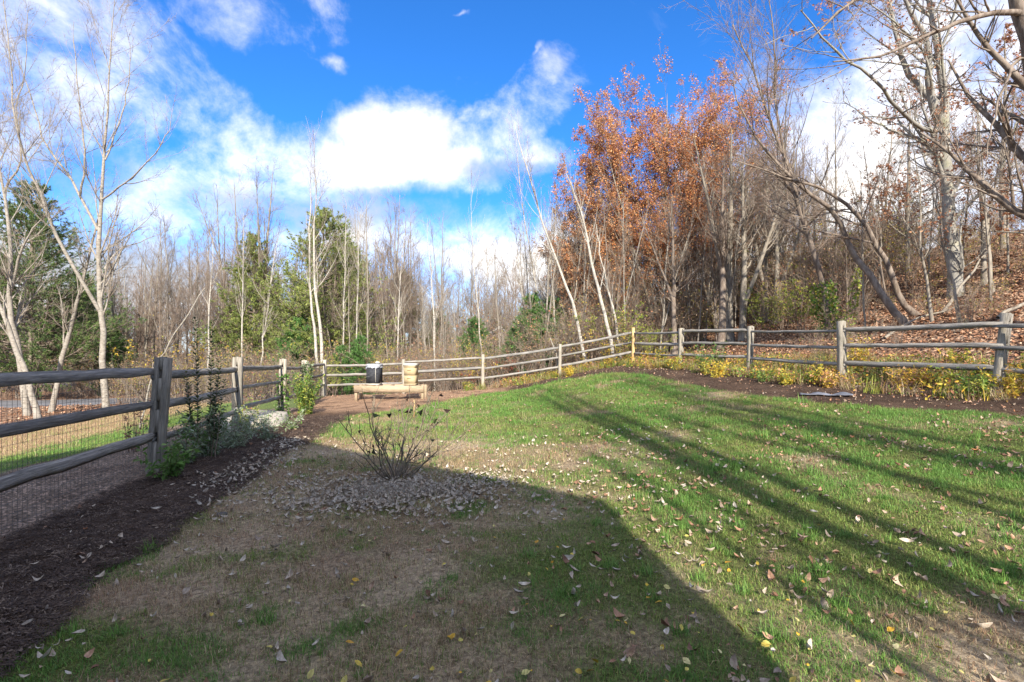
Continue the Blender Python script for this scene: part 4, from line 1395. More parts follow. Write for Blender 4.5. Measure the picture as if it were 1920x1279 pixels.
def hero_trees():
    D = 19.0
    # pale trees at the left
    traced('pale_barked_tree', [
        ([(200, 765, D), (193, 660, D), (188, 560, D), (184, 450, D), (190, 370, D), (199, 250, D), (207, 130, D), (214, 0, D)], .17, .015),
        ([(191, 590, D), (150, 520, D - .5), (103, 432, D - .9), (74, 358, D - 1.2), (47, 300, D - 1.4), (28, 220, D - 1.5), (18, 100, D - 1.6), (5, -20, D - 1.6)], .10, .015),
        ([(184, 432, D), (150, 368, D + .3), (112, 305, D + .6), (84, 268, D + .9), (64, 205, D + 1), (44, 140, D + 1), (15, 60, D + 1)], .075, .012),
        ([(190, 375, D), (236, 342, D - .4), (280, 300, D - .8), (315, 245, D - 1), (326, 190, D - 1)], .05, .008),
        ([(196, 505, D), (222, 470, D + .4), (268, 452, D + .8), (334, 425, D + 1)], .05, .008),
        ([(150, 370, D + .3), (158, 300, D), (150, 210, D), (140, 110, D), (138, 40, D)], .06, .01),
        ([(197, 300, D), (228, 215, D + .5), (245, 120, D + .6), (238, 60, D + .6)], .05, .01)],
        'tall pale barked tree forking low, with bare upswept limbs, left of the nearest fence post', 'bark_pale', 'twig_pale', D, S_FINE, seed=3)
    D = 19.5
    traced('pale_barked_tree', [
        ([(52, 765, D), (36, 663, D), (20, 600, D), (17, 545, D), (22, 495, D), (16, 420, D), (8, 360, D), (-12, 260, D), (-30, 100, D)], .165, .03),
        ([(18, 560, D), (40, 467, D - .4), (78, 412, D - .6), (110, 380, D - .8)], .07, .015),
        ([(8, 360, D), (22, 330, D), (40, 300, D), (30, 200, D), (48, 120, D), (50, 20, D)], .06, .012)],
        'grey trunk at the far left edge forking beside the dark pine', 'bark_pale', 'twig_pale', D, S_FINE, seed=4)
    traced('pale_barked_tree', [([(72, 768, 18), (48, 700, 18), (22, 630, 18), (2, 578, 18), (-20, 520, 18), (-60, 420, 18)], .15, .05)],
           'pale leaning trunk crossing the far left corner', 'bark_pale', 'twig_pale', 18, S_FINE, seed=5)
    traced('pale_barked_tree', [([(96, 768, 20.5), (112, 690, 20.5), (127, 630, 20.4), (146, 570, 20.3), (160, 505, 20.2), (178, 440, 20), (190, 385, 19.8)], .15, .03)],
           'slimmer grey trunk leaning right towards the tall pale tree at left', 'bark_pale', 'twig_pale', 20, S_FINE, seed=6)
    traced('dead_branch', [([(262, 760, 13.5), (286, 705, 13.5), (305, 665, 13.5), (345, 600, 13.5), (386, 540, 13.5)], .035, .02)],
           'pale dead sapling leaning right behind the nearest fence post', 'bark_pale', 'twig_pale', 13.5, [dict(per_m=.5, N=4, minlen=.2, maxlen=.6, ratio=.2)], seed=7, split=1)
    # white birches in the middle
    sp = [dict(per_m=3.2, t0=.35, t1=1, ang=.5, ratio=.24, N=7, wander=.06, up=.14, rr=.4, rmin=.006, shape=.55, minlen=.5, maxlen=2.6, tip=.2),
          dict(per_m=4.5, t0=.12, t1=1, ang=.5, ratio=.42, N=5, wander=.1, up=.08, rr=.55, rmin=.004, shape=.4, minlen=.2, maxlen=1.2, tip=.3),
          dict(per_m=6.5, t0=.1, t1=1, ang=.6, ratio=.5, N=3, wander=.14, up=.04, rr=.6, rmin=.003, shape=.3, minlen=.1, maxlen=.5, tip=.5)]
    d = 23.5
    traced('birch_tree', [([(608, 690, d), (600, 620, d), (591, 540, d), (589, 450, d), (592, 360, d), (590, 250, d)], .12, .012),
                          ([(596, 690, d), (586, 600, d), (580, 500, d), (581, 400, d), (584, 300, d)], .10, .012)],
           'twin stemmed white birch rising tallest behind the fence corner', 'bark_birch', 'twig_pale', d, sp, seed=8)
    for px, pts, rr, lab in ((452, [(452, 660), (455, 560), (456, 470), (458, 400)], .08, 'thin white birch left of the twin stemmed birch, before a small pine'),
                             (395, [(388, 660), (393, 580), (398, 500), (402, 420)], .08, 'thin white birch standing left in the middle woods'),
                             (490, [(480, 660), (500, 590), (512, 500), (522, 440)], .07, 'slender pale birch leaning right beside the big green pine'),
                             (670, [(640, 660), (645, 560), (648, 460), (650, 380)], .08, 'straight pale birch just right of the big green pine'),
                             (668, [(664, 660), (670, 570), (672, 480), (678, 390)], .07, 'second straight pale birch right of the big green pine'),
                             (740, [(744, 655), (748, 570), (752, 500), (760, 440)], .07, 'pale birch in front of the rounded pine in the middle'),
                             (840, [(815, 650), (812, 560), (806, 490), (800, 420)], .08, 'pale birch between the rounded pine and the house roof'),
                             (893, [(908, 672), (897, 600), (889, 500), (884, 420), (886, 350)], .07, 'very thin straight birch standing beside the house roof'),
                             (995, [(992, 648), (985, 590), (972, 500), (965, 420)], .08, 'leaning pale birch right of the house roof'),
                             (1015, [(1022, 648), (1008, 560), (990, 450), (975, 350), (968, 260)], .09, 'tall thin birch leaning left towards the white cloud'),
                             (1055, [(1047, 648), (1038, 560), (1030, 470), (1028, 390)], .08, 'pale birch leaning beside the red leaved brush')):
        traced('birch_tree', [([(a, b, 26) for a, b in pts], rr * .8, .010)], lab, 'bark_birch', 'twig_pale', 26, sp, seed=px, N=12)
    d = 22.5
    traced('birch_tree', [([(1155, 648, d), (1130, 570, d), (1111, 500, d), (1098, 430, d), (1080, 370, d), (1062, 325, d)], .13, .02)],
           'thick white birch trunk leaning left in front of the orange maple', 'bark_birch', 'twig_gray', d, sp, seed=31)
    traced('birch_tree', [([(1166, 640, d + .5), (1150, 580, d + .5), (1136, 530, d + .5), (1124, 470, d + .5), (1119, 420, d + .5)], .09, .02)],
           'thinner white birch stem just right of the thick leaning one', 'bark_birch', 'twig_gray', d, sp, seed=32)
    traced('birch_tree', [([(1100, 650, d), (1078, 585, d), (1060, 535, d), (1044, 490, d), (1020, 425, d), (1000, 360, d), (978, 285, d), (965, 230, d)], .11, .015)],
           'long white birch leaning far left, above the snag on the back fence', 'bark_birch', 'twig_gray', d, sp, seed=33)

    # big beech on the hill
    D = 17.0
    spb = [dict(per_m=1.8, t0=.18, t1=1, ang=.75, ratio=.42, N=9, wander=.10, up=.05, rr=.45, rmin=.012, shape=.4, minlen=.8, maxlen=4.5, tip=.2),
           dict(per_m=4.0, t0=.12, t1=1, ang=.65, ratio=.42, N=7, wander=.11, up=.04, rr=.5, rmin=.0055, shape=.4, minlen=.3, maxlen=2.2, tip=.25),
           dict(per_m=5.5, t0=.1, t1=1, ang=.65, ratio=.42, N=4, wander=.13, up=.03, rr=.55, rmin=.0035, shape=.3, minlen=.15, maxlen=.9, tip=.4),
           dict(per_m=6.5, t0=.1, t1=1, ang=.6, ratio=.6, N=3, wander=.13, up=.03, rr=.6, rmin=.0024, shape=.3, minlen=.08, maxlen=.4, tip=.5)]
    traced('beech_tree', [
        ([(1792, 570, D), (1786, 480, D), (1777, 380, D), (1773, 300, D), (1769, 235, D), (1771, 180, D), (1764, 120, D), (1752, 50, D), (1740, -40, D), (1745, -140, D)], .21, .06),
        ([(1769, 240, D), (1750, 200, D - .3), (1742, 150, D - .5), (1738, 80, D - .7), (1700, 10, D - 1), (1672, -60, D - 1.2)], .15, .03),
        ([(1755, 195, D - .2), (1722, 158, D), (1697, 128, D), (1684, 70, D), (1668, 10, D), (1650, -60, D)], .12, .03),
        ([(1768, 245, D), (1730, 240, D - .8), (1690, 210, D - 1.5), (1640, 150, D - 2.3), (1560, 90, D - 3), (1500, 20, D - 3.5)], .08, .015),
        ([(1772, 290, D), (1720, 262, D + .5), (1650, 235, D + .8), (1580, 190, D + 1)], .06, .012),
        ([(1776, 420, D), (1830, 370, D - .5), (1868, 330, D - 1), (1900, 250, D - 1.4), (1930, 180, D - 1.6)], .06, .012),
        ([(1790, 555, D), (1805, 500, D - .3), (1800, 440, D - .5), (1812, 380, D - .6)], .05, .02)],
        'big smooth grey beech on the leafy hill, forking high', 'bark_beech', 'twig_gray', D, spb, seed=41,
        leaf=(5200, .085, RUST, 2.0), split=3, sides=(12, 7, 5, 3, 3))
    # big oak whose limbs enter from the top right corner
    D = 11.5
    traced('oak_tree', [
        ([(2010, 640, D), (1985, 400, D), (1955, 200, D), (1925, 60, D), (1900, -40, D), (1880, -200, D)], .26, .12),
        ([(1915, 25, D), (1870, 25, D - .3), (1800, 42, D - .6), (1720, 75, D - .8), (1650, 105, D - 1), (1560, 115, D - 1.1)], .07, .012),
        ([(1930, 110, D), (1900, 120, D), (1880, 170, D - .2), (1860, 230, D - .3), (1850, 300, D - .3)], .04, .01),
        ([(1895, -60, D), (1800, -90, D - .6), (1700, -60, D - 1), (1600, 0, D - 1.5), (1520, 70, D - 1.8)], .08, .012),
        ([(1890, -100, D), (1780, -160, D - .3), (1640, -170, D - .6), (1500, -120, D - .9), (1400, -40, D - 1)], .09, .015)],
        'large dark oak at the right edge sending limbs across the top corner', 'bark_brown', 'twig_gray', D, spb[:3] + [dict(per_m=5.5, t0=.1, t1=1, ang=.6, ratio=.6, N=3, wander=.13, up=.03, rr=.6, rmin=.0022, shape=.3, minlen=.08, maxlen=.4, tip=.5)], seed=42, split=3, sides=(12, 7, 5, 3, 3))
    # leaning trees over the hill foot
    d = 16.5
    spl = [dict(per_m=3.2, t0=.30, t1=1, ang=.7, ratio=.34, N=8, wander=.10, up=.05, rr=.42, rmin=.008, shape=.4, minlen=.5, maxlen=3.6, tip=.2, bias=(-.6, 0, .5)),
           dict(per_m=4.6, t0=.12, t1=1, ang=.65, ratio=.42, N=5, wander=.12, up=.03, rr=.5, rmin=.0045, shape=.4, minlen=.25, maxlen=1.7, tip=.3),
           dict(per_m=7, t0=.1, t1=1, ang=.65, ratio=.45, N=3, wander=.14, up=.02, rr=.6, rmin=.003, shape=.3, minlen=.12, maxlen=.7, tip=.5)]
    traced('leaning_tree', [([(1705, 640, d - 1), (1672, 580, d - .8), (1640, 525, d - .5), (1602, 478, d), (1580, 425, d), (1548, 385, d), (1505, 352, d), (1462, 312, d), (1424, 265, d), (1392, 210, d), (1372, 150, d)], .12, .015)],
           'brown trunk bowed far left across the sky, foot by the second fence post from right', 'bark_brown', 'twig_brown', d, spl, seed=51)
    traced('leaning_tree', [([(1722, 632, d), (1692, 568, d), (1668, 510, d), (1642, 460, d), (1620, 418, d), (1590, 386, d), (1545, 356, d), (1490, 340, d), (1440, 322, d), (1380, 300, d)], .11, .015)],
           'grey brown leaning trunk just right of the bowed one on the hill foot', 'bark_brown', 'twig_brown', d + .5, spl, seed=52)
    d = 18.5
    traced('leaning_tree', [([(1556, 615, d), (1548, 560, d), (1530, 490, d), (1512, 430, d), (1495, 385, d), (1482, 325, d), (1462, 265, d), (1436, 195, d), (1408, 120, d), (1374, 48, d)], .12, .02),
                            ([(1500, 395, d), (1470, 300, d + .5), (1455, 180, d + .5), (1450, 60, d + .5), (1440, -30, d + .5)], .06, .012)],
           'tall broken topped brown tree leaning left with green vine round its foot', 'bark_brown', 'twig_brown', d, spl, seed=53)
    # saplings on the hill
    for k, (pts, rr, dd, lab) in enumerate([
            ([(1748, 600), (1738, 530), (1722, 450), (1728, 380), (1715, 290)], .05, 15, 'thin sapling left of the big beech on the hill'),
            ([(1800, 610), (1785, 540), (1770, 470), (1764, 420), (1750, 330)], .05, 14, 'crooked pale sapling crossing in front of the beech trunk'),
            ([(1845, 560), (1843, 470), (1840, 380), (1835, 290), (1832, 200)], .09, 17, 'straight grey sapling right of the big beech'),
            ([(1862, 590), (1856, 500), (1852, 420), (1870, 330), (1880, 240)], .06, 16, 'slim pale sapling furthest right on the hill'),
            ([(1660, 600), (1650, 540), (1652, 470), (1648, 400), (1655, 320)], .05, 19, 'thin upright sapling between the leaning trunks and the beech')]):
        traced('sapling', [([(a, b, dd) for a, b in pts], rr, .01)], lab, 'bark_gray', 'twig_gray', dd, spl, seed=60 + k, leaf=(260 if k != 0 else 60, .08, RUST, 1.5), N=12)
    # brown leaved small beech at right: layered sprays
    for k, (px, py, dd, hh, lab) in enumerate([(1880, 560, 19, 8.5, 'small beech still full of rusty leaves right of the big beech'), (1700, 590, 21, 7.5, 'small beech holding rusty leaves behind the thin saplings on the hill'),
                                               (1960, 600, 15, 8, 'rusty leaved young beech at the right edge of the hill')]):
        r = np.random.default_rng(80 + k)
        lv = branch_levels(r, [straight_main(r, hh, .09)], [
            dict(per_m=3.2, t0=.2, t1=.97, ang=1.15, ratio=.42, N=7, wander=.08, up=.02, rr=.4, rmin=.008, shape=.55, minlen=.6, maxlen=3.4, tip=.2),
            dict(per_m=5.5, t0=.15, t1=1, ang=.8, ratio=.4, N=5, wander=.1, up=.0, rr=.5, rmin=.0045, shape=.5, minlen=.25, maxlen=1.4),
            dict(per_m=7.5, t0=.1, t1=1, ang=.7, ratio=.5, N=3, wander=.1, up=.0, rr=.6, rmin=.003, shape=.3, minlen=.12, maxlen=.5)])
        lf = Acc(); t = tips(r, lv[-1], n=8500); w = fbm(t[:, 0] * 2 + t[:, 2], t[:, 1] * 2 + t[:, 2], .9, 3); leafquads(lf, r, t[w > .45], .085, RUST, nrm_up=1.5)
        x = X(px, dd)
        tree_object('beech_sapling', lv, M['bark_gray'], M['twig_gray'], loc=(x, dd, gh1(x, dd) - .1), label=lab, leaves=lf, sides=(8, 5, 3, 3, 3))
    # orange maple group
    for k, (px, dd, hh, n, cols, lab) in enumerate([
            (1245, 27, 14.2, 22000, ORANGE + RUST, 'tallest maple with orange leaves glowing in its top'),
            (1345, 27, 13.2, 15000, ORANGE[:3] + RUST, 'red orange maple right of the tallest orange maple'),
            (1165, 27.5, 11.8, 19000, ORANGE + RUST + TANL[:2], 'orange leaved maple on the left flank of the maple clump'),
            (1098, 28, 9.0, 10000, RUST + ORANGE[3:] + TANL[:1], 'low rusty maple at the left foot of the orange clump')]):
        r = np.random.default_rng(90 + k)
        mains = [straight_main(r, hh, .11, N=14)] + [straight_main(r, hh * q, .07, N=14, lean=(l1, l2)) for q, l1, l2 in ((.93, -.16, .05), (.92, .17, -.04), (.84, -.30, -.08), (.82, .30, .1))]
        lv = branch_levels(r, mains, [
            dict(per_m=3.3, t0=.15, t1=.97, ang=.65, ratio=.36, N=7, wander=.09, up=.10, rr=.38, rmin=.008, shape=.5, minlen=.6, maxlen=5.0, tip=.2),
            dict(per_m=4.6, t0=.15, t1=1, ang=.6, ratio=.42, N=5, wander=.12, up=.08, rr=.5, rmin=.0048, shape=.5, minlen=.25, maxlen=1.6),
            dict(per_m=6.0, t0=.1, t1=1, ang=.6, ratio=.5, N=3, wander=.12, up=.05, rr=.6, rmin=.0045, shape=.3, minlen=.2, maxlen=.8)])
        lf = Acc(); t = tips(r, lv[-1], n=n * 4)
        w = fbm(t[:, 0] + t[:, 2] * .7, t[:, 1] + t[:, 2] * .5, .55, 3); pz = t[:, 2] / hh
        keep = (w + (pz - .50) * .45) > .40 + r.uniform(-.18, .18, len(t))
        t = t[keep][:int(n * 3)]
        leafquads(lf, r, t + r.normal(0, .06, t.shape), .072, cols, aspect=.85)
        x = X(px, dd)
        tree_object('maple_tree', lv, M['bark_gray'], M['twig_brown'], loc=(x, dd, gh1(x, dd) - .1), label=lab, leaves=lf, sides=(8, 5, 3, 3, 3))


hero_trees()


def woods():
    r = np.random.default_rng(101)
    B = [proto_bare(200 + k, h=h, rad=rd, mat=m, tw=t, dens=de, leafn=ln, cols=RUST) for k, (h, rd, m, t, de, ln) in enumerate([
        (12, .075, 'bark_gray', 'twig_gray', 1, 0), (13, .08, 'bark_gray', 'twig_brown', .95, 0), (11, .065, 'bark_brown', 'twig_brown', 1.1, 90), (12, .06, 'bark_pale', 'twig_gray', .95, 0), (10, .055, 'bark_gray', 'twig_brown', 1.1, 0)])]
    BS = [proto_bare(230 + k, h=14.5, rad=.16, mat='bark_brown', tw='twig_brown', dens=.6, up=.2, spread=.5, t0=.5) for k in range(2)]
    BK = [proto_bare(215 + k, h=14, rad=.17, mat=m, tw='twig_brown', dens=.8, up=.15, spread=.6, t0=.35) for k, m in enumerate(['bark_gray', 'bark_brown'])]
    T = [proto_bare(220 + k, h=8.5, rad=.040, mat=m, tw=t, dens=1.0, up=.2, spread=.5, name='young_tree', leafn=ln, cols=c) for k, (m, t, ln, c) in enumerate([
        ('bark_pale', 'twig_pale', 0, None), ('bark_gray', 'twig_brown', 0, None), ('bark_pale', 'twig_gray', 30, YELL), ('bark_brown', 'twig_brown', 0, None)])]
    LOOK = ['tall bare grey tree ', 'tall brown twigged tree ', 'dark brown tree with rusty leaves ', 'tall pale barked tree ', 'shorter bare grey tree ']
    LOOK2 = ['slim pale young tree ', 'slim grey young tree ', 'slim young tree with yellow leaves ', 'slim dark young tree ']

    def ZONE(px, x):
        for lim, t in ((215, 'behind the dark pine at far left'), (400, 'in the woods behind the left fence'), (545, 'in the woods left of the big green pine'), (700, 'in the woods around the big green pine'),
                       (820, 'in the woods behind the beehives'), (1010, 'in the woods near the far house roof'), (1150, 'in the woods by the leaning birches'), (1330, 'in the thicket under the orange maples'),
                       (1500, 'in the thicket behind the right fence'), (1700, 'on the hill by the leaning trunks')):
            if px < lim: return t
        return 'on the leafy hill near the big beech'
    # (px range, depth range, number, height scale range)
    for (a, b, d0, d1, n, s0, s1) in [(215, 540, 30, 44, 30, .85, 1.2), (540, 780, 32, 44, 22, .85, 1.25), (780, 1010, 34, 50, 15, .75, 1.05), (1010, 1130, 27, 40, 16, .8, 1.05),
                                      (1090, 1440, 30, 40, 22, .85, 1.12), (-40, 180, 34, 48, 5, .8, 1.1), (1430, 1540, 24, 33, 9, .7, 1.0), (1560, 1990, 22, 28, 6, .6, .85)]:
        for k in range(n):
            px = a + (b - a) * (k + r.random()) / n; d = r.uniform(d0, d1)
            x = X(px, d)
            q = int(r.integers(0, 5)); l = LOOK[q] + ZONE(px, x); g = l.replace(' tree ', ' trees ')
            place(B[q], x, d, r.uniform(0, 6.28), r.uniform(s0, s1), l, g, (r.normal(0, .04), r.normal(0, .04)))
    for (a, b, d0, d1, n, s0, s1) in [(220, 560, 26, 36, 20, .65, 1.05), (620, 800, 25, 34, 11, .75, 1.1), (800, 1010, 26, 38, 13, .65, 1.0), (1000, 1150, 24, 32, 10, .8, 1.1),
                                      (1150, 1500, 22.5, 32, 38, .5, .95), (1500, 1930, 15, 23, 16, .4, .75), (-20, 200, 24, 32, 6, .6, .9)]:
        for k in range(n):
            px = a + (b - a) * (k + r.random()) / n; d = r.uniform(d0, d1)
            x = X(px, d)
            if ldist(np.array([x]), np.array([d]), ROAD)[0] < 4.2: continue
            q = int(r.integers(0, 4)); l = LOOK2[q] + ZONE(px, x); g = l.replace(' tree ', ' trees ')
            place(T[q], x, d, r.uniform(0, 6.28), r.uniform(s0, s1), l, g, (r.normal(0, .05), r.normal(0, .07)))
    # thick trunks standing together behind the right fence
    for k, (px, d, s, lab) in enumerate([(1350, 22, 1.0, 'darkest thick trunk behind the right fence, left of the pale pair'), (1368, 23, 1.15, 'pale thick trunk right beside the darkest trunk'),
                                         (1392, 22.5, 1.0, 'second pale trunk of the pair behind the right fence'), (1435, 24, .95, 'straight grey trunk between the pale pair and the vine covered tree'),
                                         (1455, 23, .85, 'slim grey trunk nearest the vine covered tree'), (1265, 22.5, .8, 'dark slim trunk near the yellow wooden corner post')]):
        place(BK[[1, 0, 0, 0, 0, 1][k]], X(px, d), d, r.uniform(0, 6.28), (s * .95, s * .95, s * .62), lab, 'thick trunks behind the right fence')
    # pines
    YG = [(0.22, 0.27, 0.07), (0.28, 0.32, 0.09), (0.15, 0.20, 0.06)]
    p1 = proto_pine(301, 12.5, 5.2, [(0.10, 0.16, 0.045), (0.14, 0.20, 0.06), (0.065, 0.115, 0.04)], label='big dark pine filling the far left behind the pale trees', bushy=1.15)
    place(p1, X(62, 29), 29)
    p2 = proto_pine(302, 10.6, 4.6, YG, label='big yellow green pine left of the middle behind the birches', base=.1, bushy=1.1)
    place(p2, X(605, 28.5), 28.5, s=1.0)
    p3 = proto_pine(303, 9.5, 3.0, YG, label='narrow green pine left of the big yellow green pine', base=.25)
    place(p3, X(478, 31), 31, s=1.05)
    dup(p3, (X(755, 42), 42, gh1(X(755, 42), 42)), 2.0, (1.25, 1.25, 1.02), 'rounded green pine in the middle distance')
    dup(p2, (X(660, 38), 38, gh1(X(660, 38), 38)), 2.0, (.9, .9, 1.02), 'green pine half hidden behind the big yellow green pine')
    dup(p1, (X(-60, 36), 36, gh1(X(-60, 36), 36)), 1.0, .95, 'dark pine cut by the left edge of the woods')
    dup(p1, (X(150, 40), 40, gh1(X(150, 40), 40)), 2.6, .75, 'dark pine between the pale trees far back at left')
    p4 = proto_pine(304, 3.6, 1.5, [(0.09, 0.19, 0.05), (0.12, 0.24, 0.06), (0.07, 0.15, 0.04)], base=.04, name='young_pine', needle=.15, label='bright young pine below the big yellow green pine', bushy=1.3)
    for k, (px, d, s, lab) in enumerate([(560, 27, 1.15, None), (892, 30, 1.1, 'young pine hiding part of the white gabled house'), (985, 27, 1.0, 'young pine left of the leaning birches'),
                                         (675, 24, .75, 'low young pine just behind the beehives'), (640, 24.5, .65, 'low spreading pine behind the far left fence corner'), (1000, 25.5, 1.15, 'young pine behind the thin leaning birches'), (1035, 28, 1.2, 'small young pine right of the thin birches'), (890, 44, 1.5, 'dark green pine above the house roof'), (960, 28, .75, 'short young pine right of the house'),
                                         (450, 31, 1.0, 'young pine under the narrow green pine'), (215, 33, 1.1, 'young pine right of the tall pale tree'), (820, 50, 2.0, 'far green pine behind the house')]):
        place(p4, X(px, d), d, k * 1.3, s, lab)
    # small leafy trees and shrubs in the woods
    ys = proto_brush(310, 10, 3.0, 'twig_brown', 'leafy_shrub', 'yellow green leafy shrub behind the corner post of the fence', leafn=1500, cols=YGRN, lsize=.085)
    place(ys, X(1180, 23), 23)
    for px, d, s, lab in ((1430, 21.5, .8, 'yellow green leafy shrub before the thick trunks on the right'), (1500, 20, .75, 'yellow green shrub left of the vine covered tree'), (1215, 22, .6, 'small yellow green shrub right of the corner post'),
                          (628, 23, .7, 'green shrub behind the fence left of the beehives')):
        place(ys, X(px, d), d, px, s, lab)
    yy = proto_brush(311, 9, 2.8, 'twig_brown', 'leafy_shrub', 'shrub with sparse yellow leaves behind the tall leafy stems', leafn=500, cols=YELL, lsize=.09)
    for px, d, s, lab in ((340, 27, 1.2, None), (415, 27, 1.1, 'second sparse yellow shrub behind the left fence'), (820, 27, .9, 'sparse yellow shrub behind the back fence'), (1150, 22, .6, 'low yellow shrub below the leaning birches')):
        place(yy, X(px, d), d, px, s, lab)
    rr_ = proto_brush(312, 8, 1.7, 'twig_brown', 'leafy_shrub', 'low shrub with red leaves behind the back fence', leafn=420, cols=[(0.36, 0.09, 0.05), (0.45, 0.15, 0.08), (0.30, 0.12, 0.06)], lsize=.085)
    for px, d, s, lab in ((960, 24.5, 1.1, None), (893, 25, .8, 'smaller red leaved shrub beside the thin birch'), (1210, 25, 1.0, 'reddish shrub under the orange maples')):
        place(rr_, X(px, d), d, px, s, lab)
    # tangled brush: one mass
    protos = [proto_brush(320 + k, 10, 2.6, ['twig_brown', 'twig_gray', 'twig_brown', 'twig_pale', 'twig_brown'][k], 'brush', as_mesh=True, leafn=[420, 120, 480, 160, 260][k], cols=[RUST + TANL, TANL, YELL + TANL + YGRN, YGRN + TANL, TANL + RUST][k], lsize=.06, dens=.95) for k in range(5)]
    PX = []; PD = []; SS = []
    for (a, b, d0, d1, n, s0, s1) in [(200, 560, 22, 34, 150, .6, 1.25), (560, 1010, 23.0, 34, 240, .5, 1.25), (560, 1000, 34, 48, 110, 1.2, 2.2), (1000, 1200, 23, 30, 110, .6, 1.5), (1190, 1480, 24.5, 34, 110, .8, 1.7),
                                      (1470, 1700, 21, 29, 110, .7, 1.5), (1540, 1960, 18, 27, 105, .4, .95), (-60, 220, 27, 40, 50, .6, 1.2), (1500, 1960, 12.5, 19, 45, .25, .5), (200, 560, 38, 60, 90, 1.4, 2.6), (1010, 1480, 36, 50, 80, 1.5, 2.8)]:
        PX.append(r.uniform(a, b, n)); PD.append(r.uniform(d0, d1, n)); SS.append(r.uniform(s0, s1, n))
    px = np.concatenate(PX); d = np.concatenate(PD); s = np.concatenate(SS); x = (px - 960) / FPX * d
    k = np.minimum(ldist(x, d, ROAD) - 4, ldist(x, d, ROAD2) - 4.5) > 0
    k &= ldist(x, d, BACK) > 1.6
    x, d, s = x[k], d[k], s[k]
    scatter('undergrowth', np.stack([x, d, gh(x, d) - .05], 1), np.stack([0 * x, 0 * x, r.uniform(0, 6.28, len(x))], 1), s, r.integers(0, 5, len(x)), protos, 'tangled bare brush filling the woodland edge', 'undergrowth')
    # far wood reading as one mass
    fp = []
    for k in range(3):
        rr0 = np.random.default_rng(340 + k)
        lv = branch_levels(rr0, [straight_main(rr0, 11, .12)], [dict(per_m=2.6, t0=.15, t1=.97, ang=.7, ratio=.32, N=5, wander=.1, up=.1, rr=.5, rmin=.02, minlen=.5, maxlen=4), dict(per_m=3.5, t0=.1, t1=1, ang=.65, ratio=.45, N=3, wander=.12, up=.05, rmin=.012, minlen=.3, maxlen=1.8)])
        a = Acc(); [tubes(a, P, R, 4 if q == 0 else 3) for q, (P, R) in enumerate(lv)]
        fp.append(a.mesh('far_tree', M[['twig_gray', 'twig_brown', 'twig_gray'][k]]))
    n = 620
    px = r.uniform(-500, 1500, n); d = r.uniform(62, 110, n); x = (px - 960) / FPX * d
    x2 = r.uniform(-90, -45, 60); d2 = r.uniform(20, 75, 60)
    x = np.concatenate([x, x2]); d = np.concatenate([d, d2])
    k = np.minimum(ldist(x, d, ROAD) - 4, ldist(x, d, ROAD2) - 4.5) > 0
    x, d = x[k], d[k]
    scatter('far_woods', np.stack([x, d, gz(x, d) - .1], 1), np.stack([0 * x, 0 * x, r.uniform(0, 6.28, len(x))], 1), r.uniform(.9, 1.4, len(x)), r.integers(0, 3, len(x)), fp, 'distant bare woods beyond the houses', 'woods')
    place(T[1], 2.75, -2.9, 1.0, .85, 'slim bare tree added by the house corner behind the viewer to fray its shadow', 'bare trees behind the viewer')  # two unseen slim trees, added to dapple the edge of the house shade
    place(T[3], 3.5, -4.2, 3.0, 1.0, 'slim dark tree added by the house corner behind the viewer to fray its shadow', 'bare trees behind the viewer')
    # trees behind the viewer that throw the long shadows on the lawn
    for k, (x, y, s, ln) in enumerate([(4.35, -7.0, 1.0, (-.02, 0)), (5.0, -8.0, 1.0, (0, .01)), (7.4, -9.0, 1.1, (0, -.01)), (9.2, -13, 1.2, (0, .02)), (12.6, -12.0, 1.1, (0, .02))]):
        place(BS[k % 2] if k < 3 else BK[k % 2], x, y, k * 1.1, (s, s, s), 'bare tree behind the viewer to the right', 'bare trees behind the viewer', ln)


woods()
